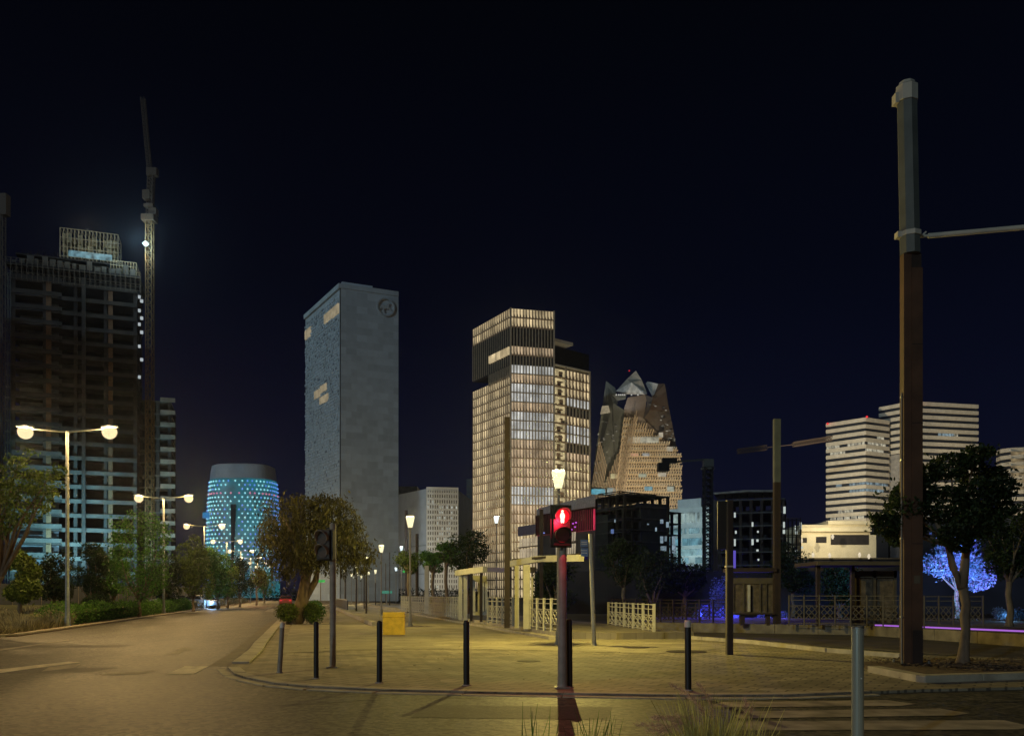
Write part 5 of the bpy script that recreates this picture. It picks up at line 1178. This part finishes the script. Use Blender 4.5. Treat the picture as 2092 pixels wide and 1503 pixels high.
part('cab', M_craned, cr2, lambda b: b.box(X(1, 220), X(17, 220), 219, 221, Z(441, 220), Z(398, 220)), world=True)

# --- dotted blue oval tower
Yo = 450; ox = X(498, Yo); ot = thing('oval_tower', 'rounded tower dotted with glowing cyan lights', 'tower', (ox, Yo, 0))
def orad(z):
    zt_ = Z(955, Yo); t = z/zt_
    return (.985+.03*math.sin(t*3.1)-.115*t**2.2)*18.9
zt = Z(953, Yo)
prof = [(orad(z), z) for z in [zt*k/14 for k in range(15)]]
M_oval = mat('oval_glass_led_spill', (.16, .20, .22), .4, var=.2, scale=.1, emis=(.01, .42, .55), es=.17, evar=.8, escale=.09, sample=False)  # cyan spill from the dots put into the wall as emission
def oval(b, pr, n=40):
    vs = []; fs = []
    for r, z in pr:
        for k in range(n):
            t = 2*math.pi*k/n; c, s = math.cos(t), math.sin(t); c = math.copysign(abs(c)**.8, c); s = math.copysign(abs(s)**.8, s)
            vs.append((ox+r*c, Yo+r*s*.8, z))
    for i in range(len(pr)-1):
        for k in range(n): fs.append((i*n+k, i*n+(k+1) % n, (i+1)*n+(k+1) % n, (i+1)*n+k))
    fs.append(tuple((len(pr)-1)*n+k for k in range(n))); b.add(vs, fs)
zc = Z(983, Yo)
part('shaft', M_oval, ot, lambda b: oval(b, [p for p in prof if p[1] < zc]+[(orad(zc), zc)]), world=True, smooth=True)
part('crown', mat('oval_crown', (.62, .64, .66), .6, var=.15, scale=.1), ot, lambda b: oval(b, [(orad(zc)*1.0, zc+.02), (orad((zc+zt)/2)*1.0, (zc+zt)/2), (orad(zt)*.985, zt-.6), (orad(zt)*.9, zt)]), world=True)
dots = {0: MB(), 1: MB(), 2: MB()}; rnd = random.Random(5)
for i in range(25):
    z = zc-1.5-i*2.15
    if z < 6: break
    r = orad(z)
    for k in range(44):
        t = 2*math.pi*(k+.5*(i % 2))/44; c, s = math.cos(t), math.sin(t)
        if s > .25: continue
        c_ = math.copysign(abs(c)**.8, c); s_ = math.copysign(abs(s)**.8, s); px, py = ox+r*c_*1.01, Yo+r*s_*.8*1.012
        if i in (1, 2, 10) and -.35 < c < 0.0 and rnd.random() < .7: continue
        d = dots[2 if (i == 3 and rnd.random() < .55) else (1 if (rnd.random() < .25 or abs(c) > .9) else 0)]
        q = .62; d.add([(px-q, py, z), (px, py-q, z), (px+q, py, z), (px, py+q, z), (px, py, z-q), (px, py, z+q)], [(0, 1, 5), (1, 2, 5), (2, 3, 5), (3, 0, 5), (1, 0, 4), (2, 1, 4), (3, 2, 4), (0, 3, 4)])
dots[0].build('cyan_lights', emat('led_cyan', (.35, .90, 1), .85), ot, world=True, kind='stuff'); dots[1].build('blue_lights', emat('led_blue', (.15, .35, 1), .8), ot, world=True, kind='stuff'); dots[2].build('pink_lights', emat('led_pink', (1, .3, .5), .6), ot, world=True)
fins = MB()
for k in range(20):
    t = math.pi+math.pi*k/19
    c, s = math.cos(t), math.sin(t); c = math.copysign(abs(c)**.8, c); s = math.copysign(abs(s)**.8, s)
part('dark_seam', M_dark, ot, lambda b: b.hexa([(ox-1.3, Yo-15.9, 8), (ox-.6, Yo-15.9, 8), (ox-.6, Yo-14, 8), (ox-1.3, Yo-14, 8), (ox-1.8, Yo-15.9, zc-14), (ox+.9, Yo-15.9, zc-14), (ox+.9, Yo-14, zc-14), (ox-1.8, Yo-14, zc-14)]), world=True)

# --- unfinished block before the crystal tower
Yh = 262; h0, hc, h1 = (X(1186, 285), 285), (X(1275, 262), 262), (X(1392, 278), 278); zh = Z(1012, 268)
uh, f1 = frame_building('unfinished_block', 'dark unfinished block with rooftop frames before the crystal tower', h0, hc, 18, zh, 3.7, M_darkc, M_rustd, 7)
f2h = Face(hc, h1)
for k in range(9):
    z = zh-4.5-k*3.7; part('floor_slab', M_darkc, uh, lambda b: f2h.box(b, 0, f2h.L, z-.35, z, -18, 0), world=True)
for j in range(8): s = f2h.L*j/7*.98+.2; part('column', M_rustd, uh, lambda b: f2h.box(b, s-.3, s+.3, 0, zh-4.6, -1, -.1), world=True)
part('core', M_dark, uh, lambda b: f2h.box(b, .5, f2h.L-.5, 0, zh-6, -17, -8), world=True)
scaffold(uh, f2h, 0, f2h.L*.62, zh-.5, Z(1002, 262), -12, -2, 5, 1, M_rustd, .3, name='roof_frame')
part('site_hoarding', mat('hoarding', (.09, .06, .055), .9, var=.5), uh, lambda b: f1.box(b, f1.L*.1, f1.L, 0, 13, .1, .4), world=True)
rnd = random.Random(41)
E_blw = emat('pale_blue_window', (.45, .62, .75), .40, evar=.5, escale=1)
for (x0, x1, y0, y1) in [(1344, 1350, 1062, 1070), (1356, 1361, 1067, 1078), (1334, 1337, 1078, 1086), (1344, 1350, 1096, 1110), (1353, 1357, 1096, 1106), (1368, 1374, 1096, 1112), (1345, 1356, 1116, 1126), (1368, 1375, 1113, 1130), (1252, 1254, 1062, 1068), (1318, 1321, 1070, 1073)]:
    part('lit_window', E_blw, uh, lambda b: b.box(X(x0, 264), X(x1, 264), 259.6, 260, Z(y1, 262), Z(y0, 262)), world=True)
# --- white offices with cyan windows
wo = thing('white_offices', 'low white offices with rows of cyan lit windows behind the small crane', 'building', (X(1400, 300), 300, 0))
fo = Face((X(1335, 315), 315), (X(1448, 300), 300)); zo = Z(1034, 300)
M_wo = mat('office_white', (.62, .64, .62), .8, var=.15, scale=.4)
part('wall', M_wo, wo, lambda b: fo.box(b, 0, fo.L, 0, zo, -20, 0), world=True)
part('upper_storey', M_wo, wo, lambda b: fo.box(b, fo.L*.46, fo.L*.88, zo, Z(1016, 300), -14, .5), world=True)
for i, (y0, y1, a0, c) in enumerate([(1047, 1066, .0, (.55, .75, .72)), (1078, 1089, .0, (.3, .55, .62)), (1099, 1113, .0, (.25, .60, .75)), (1121, 1134, .0, (.40, .72, .78)), (1138, 1150, 0, (.3, .6, .7))]):
    b = MB()
    for k in range(26):
        if random.Random(i*40+k).random() < .8: fo.box(b, fo.L*(k+.12)/26, fo.L*(k+.85)/26, Z(y1, 303), Z(y0, 303), 0, .52)
    b.build('lit_window_row', emat('office_row%d' % i, c, .40, evar=.7, escale=.3), wo, world=True)
flood('office_uplight', fo.p(fo.L*.8, 14, 18), fo.p(fo.L*.7, 25, 0), 9000, (.6, .85, .9))
# small crane
sc = thing('tower_crane', 'small tower crane with horizontal jib and a dark counterweight', 'crane', (X(1446, 245), 245, 0)); kx, ky = X(1446, 245), 245
part('mast', M_dark, sc, lambda b: lattice_mast(b, (kx, ky, 0), (kx, ky, Z(955, 245)), 2.2, 22, .5), world=True)
part('slewing_unit', M_palegrey, sc, lambda b: (b.box(kx-1.9, kx+1.9, ky-1, ky+1, Z(959, 245), Z(955, 245)), b.box(kx-1.4, kx+1.6, ky-.8, ky+.8, Z(953, 245), Z(938, 245))), world=True)
part('jib', M_palegrey, sc, lambda b: b.bar((kx, ky, Z(938, 245)), (X(1370, 240), 240, Z(944, 240)), .6, .5), world=True)
part('counterweight', M_black, sc, lambda b: (b.box(X(1343, 240), X(1366, 240), 238.5, 241, Z(962, 240), Z(946, 240)), b.box(X(1352, 240), X(1382, 240), 239, 240.5, Z(946, 240), Z(936, 240))), world=True)
fcr = thing('tower_crane', 'faint far crane jib stretching left from the striped towers', 'crane', (X(1700, 430), 430, 0))
part('jib', M_craned, fcr, lambda b: (lattice_mast(b, (X(1507, 430), 430, Z(922, 430)), (X(1566, 430), 430, Z(914, 430)), 2.2, 12, .35), b.bar((X(1566, 430), 430, Z(914, 430)), (X(1620, 430), 430, Z(908, 430)), .35), lattice_mast(b, (X(1620, 430), 430, Z(908, 430)), (X(1700, 430), 430, Z(895, 430)), 2.0, 16, .4)), world=True)
part('mast', M_craned, fcr, lambda b: lattice_mast(b, (X(1706, 480), 480, 0), (X(1706, 480), 480, Z(893, 480)), 2, 30, .3), world=True)
# --- unfinished block with roof plate
k0, k1 = (X(1466, 232), 232), (X(1604, 226), 226); zk = Z(1020, 230)
uk, fk_ = frame_building('unfinished_block', 'dark unfinished block under a pale roof plate, centre right', k0, k1, 16, zk, 3.6, M_concD, M_rustd, 7)
part('roof_plate', M_conc, uk, lambda b: b.prism([fk_.p(-1, 0, .5)[:2], fk_.p(fk_.L*.45, 0, 3.5)[:2], fk_.p(fk_.L*.84, 0, 1.0)[:2], fk_.p(fk_.L*.84, 0, -12)[:2], fk_.p(-1, 0, -12)[:2]], Z(1008, 230), Z(1004, 230)), world=True)
part('roof_post', M_rustd, uk, lambda b: [b.bar(fk_.p(s*fk_.L/9, zk, -1), fk_.p(s*fk_.L/9, Z(1008, 230), -1), .3) for s in range(0, 9)], world=True)
scaffold(uk, fk_, fk_.L*.86, fk_.L*1.22, 4, Z(1062, 230), -6, 0, 6, 8, M_rustd, .22)
for (px, py, w, h_) in [(1500, 1052, 3, 10), (1502, 1087, 3, 6), (1536, 1071, 3, 9), (1536, 1107, 4, 12), (1547, 1086, 3, 4), (1546, 1104, 4, 5), (1546, 1124, 4, 4), (1548, 1143, 3, 4), (1601, 1042, 4, 14), (1600, 1072, 3, 12), (1600, 1086, 4, 8), (1624, 1078, 3, 9), (1634, 1074, 3, 14), (1625, 1088, 4, 6), (1625, 1126, 4, 6), (1625, 1145, 3, 4), (1637, 1118, 3, 5), (1500, 1108, 3, 14)]:
    part('work_lamp', emat('work_lamp', (.8, .9, .85), .6), uk, lambda b: b.box(X(px-w/2, 226), X(px+w/2, 226), 225.2, 225.5, Z(py+h_/2, 226), Z(py-h_/2, 226)), world=True)
# --- white lit low block
wl_ = thing('lit_white_block', 'bright cream low block at the foot of the striped towers', 'building', (X(1700, 300), 300, 0))
M_cw = mat('cream_render', (.66, .60, .44), .8, var=.12, scale=.3)
part('wall', M_cw, wl_, lambda b: (b.box(X(1636, 300), X(1790, 300), 300, 325, 0, Z(1092, 300)), b.box(X(1640, 300), X(1780, 300), 301, 325, Z(1092, 300)+.01, Z(1071, 300))), world=True)
part('roof_slab', M_cw, wl_, lambda b: (b.box(X(1634, 300), X(1776, 300), 298, 326, Z(1086, 300), Z(1078, 300)), b.box(X(1690, 300), X(1790, 300), 299, 326, Z(1071, 300), Z(1064, 300))), world=True)
for (x0, x1, y0, y1) in [(1640, 1648, 1098, 1108), (1667, 1688, 1096, 1108), (1697, 1774, 1092, 1112)]: part('window', M_dark, wl_, lambda b: b.box(X(x0, 300), X(x1, 300), 299.7, 299.95, Z(y1, 300), Z(y0, 300)), world=True)
flood('facade_fill', (X(1665, 285), 282, 24), (X(1665, 300), 300, 24), 13000, (1, .82, .5), 120); flood('facade_fill', (X(1735, 285), 282, 26), (X(1735, 300), 300, 25), 9000, (1, .85, .55), 120)  # added floods without fixtures, brighten the cream walls
for i, (px, py) in enumerate([(1661, 1133), (1695, 1134), (1756, 1133), (1775, 1136), (1637, 1104), (1701, 1096)]):
    part('wall_lamp', emat('wall_lamp', (1, .85, .6), .75), wl_, lambda b: b.lathe(X(px, 292), 292, [(.25, Z(py+5, 292)), (.6, Z(py, 292)), (.25, Z(py-5, 292))], 8), world=True)
lw_ = thing('terrace_wall', 'dark low terrace building in front of the bright cream block', 'building', (X(1700, 220), 220, 0))
part('wall', M_dark, lw_, lambda b: b.box(X(1650, 220), X(2200, 220), 294, 298, 0, Z(1142, 294)), world=True)
part('roof_edge', M_cream_d, lw_, lambda b: b.box(X(1650, 220), X(2200, 220), 293.5, 294, Z(1142, 294), Z(1139, 294)), world=True)

# --- striped towers
M_band = mat('white_band', (.62, .56, .45), .8, var=.12, scale=.5); M_sgl = mat('dark_ribbon_glass', (.03, .035, .045), .3, var=.3)
def striped(name, label, L_, Cn, Rr, zt_, n, fh_, zb_=0, frac=.56, lit=(), warm=1):
    root = thing(name, label, 'tower', (Cn[0], Cn[1], 0)); fl = Face(L_, Cn); fr = Face(Cn, Rr)
    body('core', M_sgl, root, [Cn, L_, (L_[0]+Rr[0]-Cn[0], L_[1]+Rr[1]-Cn[1]), Rr], 0, zt_-.5)
    for k in range(n):
        z1 = zt_-k*fh_; z0 = z1-fh_*frac
        part('band', M_band, root, lambda b: b.prism([fl.p(-.2, 0, .6)[:2], (Cn[0]+(fl.n.x+fr.n.x)*.6, Cn[1]+(fl.n.y+fr.n.y)*.6), fr.p(fr.L+.2, 0, .6)[:2], fr.p(fr.L+.2, 0, -1)[:2], Cn, fl.p(-.2, 0, -1)[:2]], z0, z1), world=True)
    for (f_, k, a, c_, m) in lit:
        f = fl if f_ == 'l' else fr; z1 = zt_-k*fh_; part('lit_window', m, root, lambda b: [f.box(b, f.L*(a+(c_-a)*q/5), f.L*(a+(c_-a)*(q+.8)/5), z1-fh_+.1, z1-fh_*frac-.1, 0, .2) for q in range(5)], world=True)
    return root, fl, fr
E_sw = emat('striped_warm', (.95, .88, .65), .38, evar=.8, escale=.5); E_sc = emat('striped_cool', (.45, .62, .70), .34, evar=.8, escale=.5)
Ym = 450; mc = (X(1768, Ym), Ym); ml_ = ratioY(Ym, 853, 865); mL = (X(1689, ml_), ml_); mR = (X(1815, 458), 458)
s1, a_, b_ = striped('striped_tower', 'left striped tower with white bands and red lights at its corner', mL, mc, mR, Z(853, Ym), 16, 3.62, lit=[('l', 3, .0, .35, E_sw), ('l', 3, .55, 1, E_sw), ('l', 4, .1, .5, E_sw), ('r', 3, .1, .9, E_sw), ('r', 4, .0, .8, E_sw), ('r', 2, .5, .8, E_sw), ('l', 9, .25, .4, E_sc), ('l', 9, .6, 1, E_sc), ('r', 9, 0, 1, E_sc), ('l', 10, .6, 1, E_sc), ('r', 10, 0, .8, E_sc), ('l', 13, .3, .7, E_sw), ('l', 14, .1, 1, E_sw)])
Yn = 452; nc = (X(1862, Yn), Yn); nl_ = ratioY(Yn, 820, 832); nL = (X(1797, nl_), nl_); nr_ = ratioY(Yn, 820, 827); nR = (X(1997, nr_), nr_)
s2, c1_, d1_ = striped('striped_tower', 'right striped tower with dim bands behind the huge mast', nL, nc, nR, Z(820, Yn), 18, 3.62, frac=.55, lit=[('r', 4, .4, .66, E_sc), ('r', 4, .62, .7, E_sw), ('l', 6, 0, .2, E_sw)])
E_rb = emat('red_beacon2', (1, .03, .04), 1.0, sample=True)
for root, px, py, Y in [(s1, 1691, 866, ml_), (s1, 1771, 852, Ym), (s2, 1877, 816, Yn)]:
    part('beacon', E_rb, root, lambda b: b.lathe(X(px, Y-1), Y-1, [(.3, Z(py+2, Y)), (.7, Z(py, Y)), (.3, Z(py-2, Y))], 8), world=True)
plight('red_beacon_light', (X(1879, Yn-3), Yn-3, Z(813, Yn)), 160, (1, .03, .05)); plight('red_beacon_light', (X(1691, ml_-3), ml_-3, Z(862, ml_)), 60, (1, .03, .05))
part('service_core', M_conc, s2, lambda b: c1_.box(b, c1_.L*.35, c1_.L*.9, Z(1060, 460), Z(930, 460), .6, 1.4), world=True)
flood('tower_fill', (X(1640, 380), 350, 30), (X(1735, 455), 455, 75), 400000, (1, .84, .58), 60); flood('tower_fill', (X(1760, 385), 365, 60), (X(1825, 458), 458, 85), 26000, (1, .90, .66), 60)  # added floods in open air, brighten the striped faces
# curved tower at the right edge
rt_ = thing('curved_tower', 'warm banded tower cut by the right edge', 'tower', (X(2080, 440), 440, 0))
pts_ = [(X(2035, 448), 448), (X(2044, 442), 442), (X(2062, 438), 438), (X(2090, 436), 436), (X(2135, 436), 436), (X(2135, 470), 470), (X(2040, 470), 470)]
body('core', M_sgl, rt_, [(p[0]+(.8 if i < 1 else .3), p[1]+.9) for i, p in enumerate(pts_)], 0, Z(920, 440))
for k in range(10):
    z1 = Z(916, 440)-k*3.7; part('band', M_band, rt_, lambda b: b.prism(pts_, z1-2.0, z1), world=True)
for k in range(6): part('lit_window', emat('curved_warm', (1, .75, .4), .16, evar=.9, escale=.4), rt_, lambda b: b.box(X(2062, 438), X(2130, 436), 436.2, 436.6, Z(916, 440)-k*3.7-3.6, Z(916, 440)-k*3.7-2.05), world=True)
flood('tower_fill', (X(2052, 400), 400, 40), (X(2070, 440), 440, 65), 42000, (1, .80, .5), 90)  # added flood, no fixture, warms the curved bands

# low walls and far ends of the streets
fe = thing('far_wall', 'long low pale wall closing the far end of the walk', 'wall', (X(700, 250), 250, 0))
part('wall', M_conc, fe, lambda b: b.box(X(640, 250), X(1000, 250), 250, 251, 0, 2.6), world=True)
rnd = random.Random(90); fh_ = MB()
for k in range(60): px = 560+k*7; leaves(fh_, (X(px, 236), 236+rnd.uniform(-4, 4), 1.6), (2.2, 1.5, 1.6+rnd.random()), 60, .6, rnd, shell=.4)
o = fh_.build('distant_bushes', M_leafD); o['kind'] = 'stuff'
lf = thing('site_fence', 'dark site fence behind the trees on the left verge', 'fence', (-60, 92, .1))
part('panel', mat('site_fence_panel', (.06, .075, .09), .8, var=.4, scale=.6), lf, lambda b: b.hexa([(X(-80, 75), 75, .1), (X(430, 150), 150, .1), (X(430, 150), 150.2, .1), (X(-80, 75), 75.2, .1), (X(-80, 75), 75, 2.6), (X(430, 150), 150, 2.9), (X(430, 150), 150.2, 2.9), (X(-80, 75), 75.2, 2.6)]), world=True)
part('post', M_grey, lf, lambda b: [b.box(X(-80, 75)+(X(430, 150)-X(-80, 75))*k/26-.06, X(-80, 75)+(X(430, 150)-X(-80, 75))*k/26+.06, 75+75*k/26-.12, 75+75*k/26-.02, .1, 2.9) for k in range(27)], world=True)

# ------------------------------------------------------------------ thin haze added for halos round the lamps
HAZE = 0.00016
if HAZE:
    hz = MB(); hz.box(-1450, 1450, -70, 1450, -1.4, 190); ho = hz.build('haze', None) if False else None
    m = bpy.data.materials.new('haze'); m.use_nodes = True; n = m.node_tree; n.nodes.clear()
    o_ = n.nodes.new('ShaderNodeOutputMaterial'); pv = n.nodes.new('ShaderNodeVolumePrincipled')
    pv.inputs['Color'].default_value = (.62, .72, 1, 1); pv.inputs['Density'].default_value = HAZE; pv.inputs['Anisotropy'].default_value = .91
    n.links.new(pv.outputs[0], o_.inputs['Volume'])
    ho = hz.build('haze', m); ho['kind'] = 'stuff'
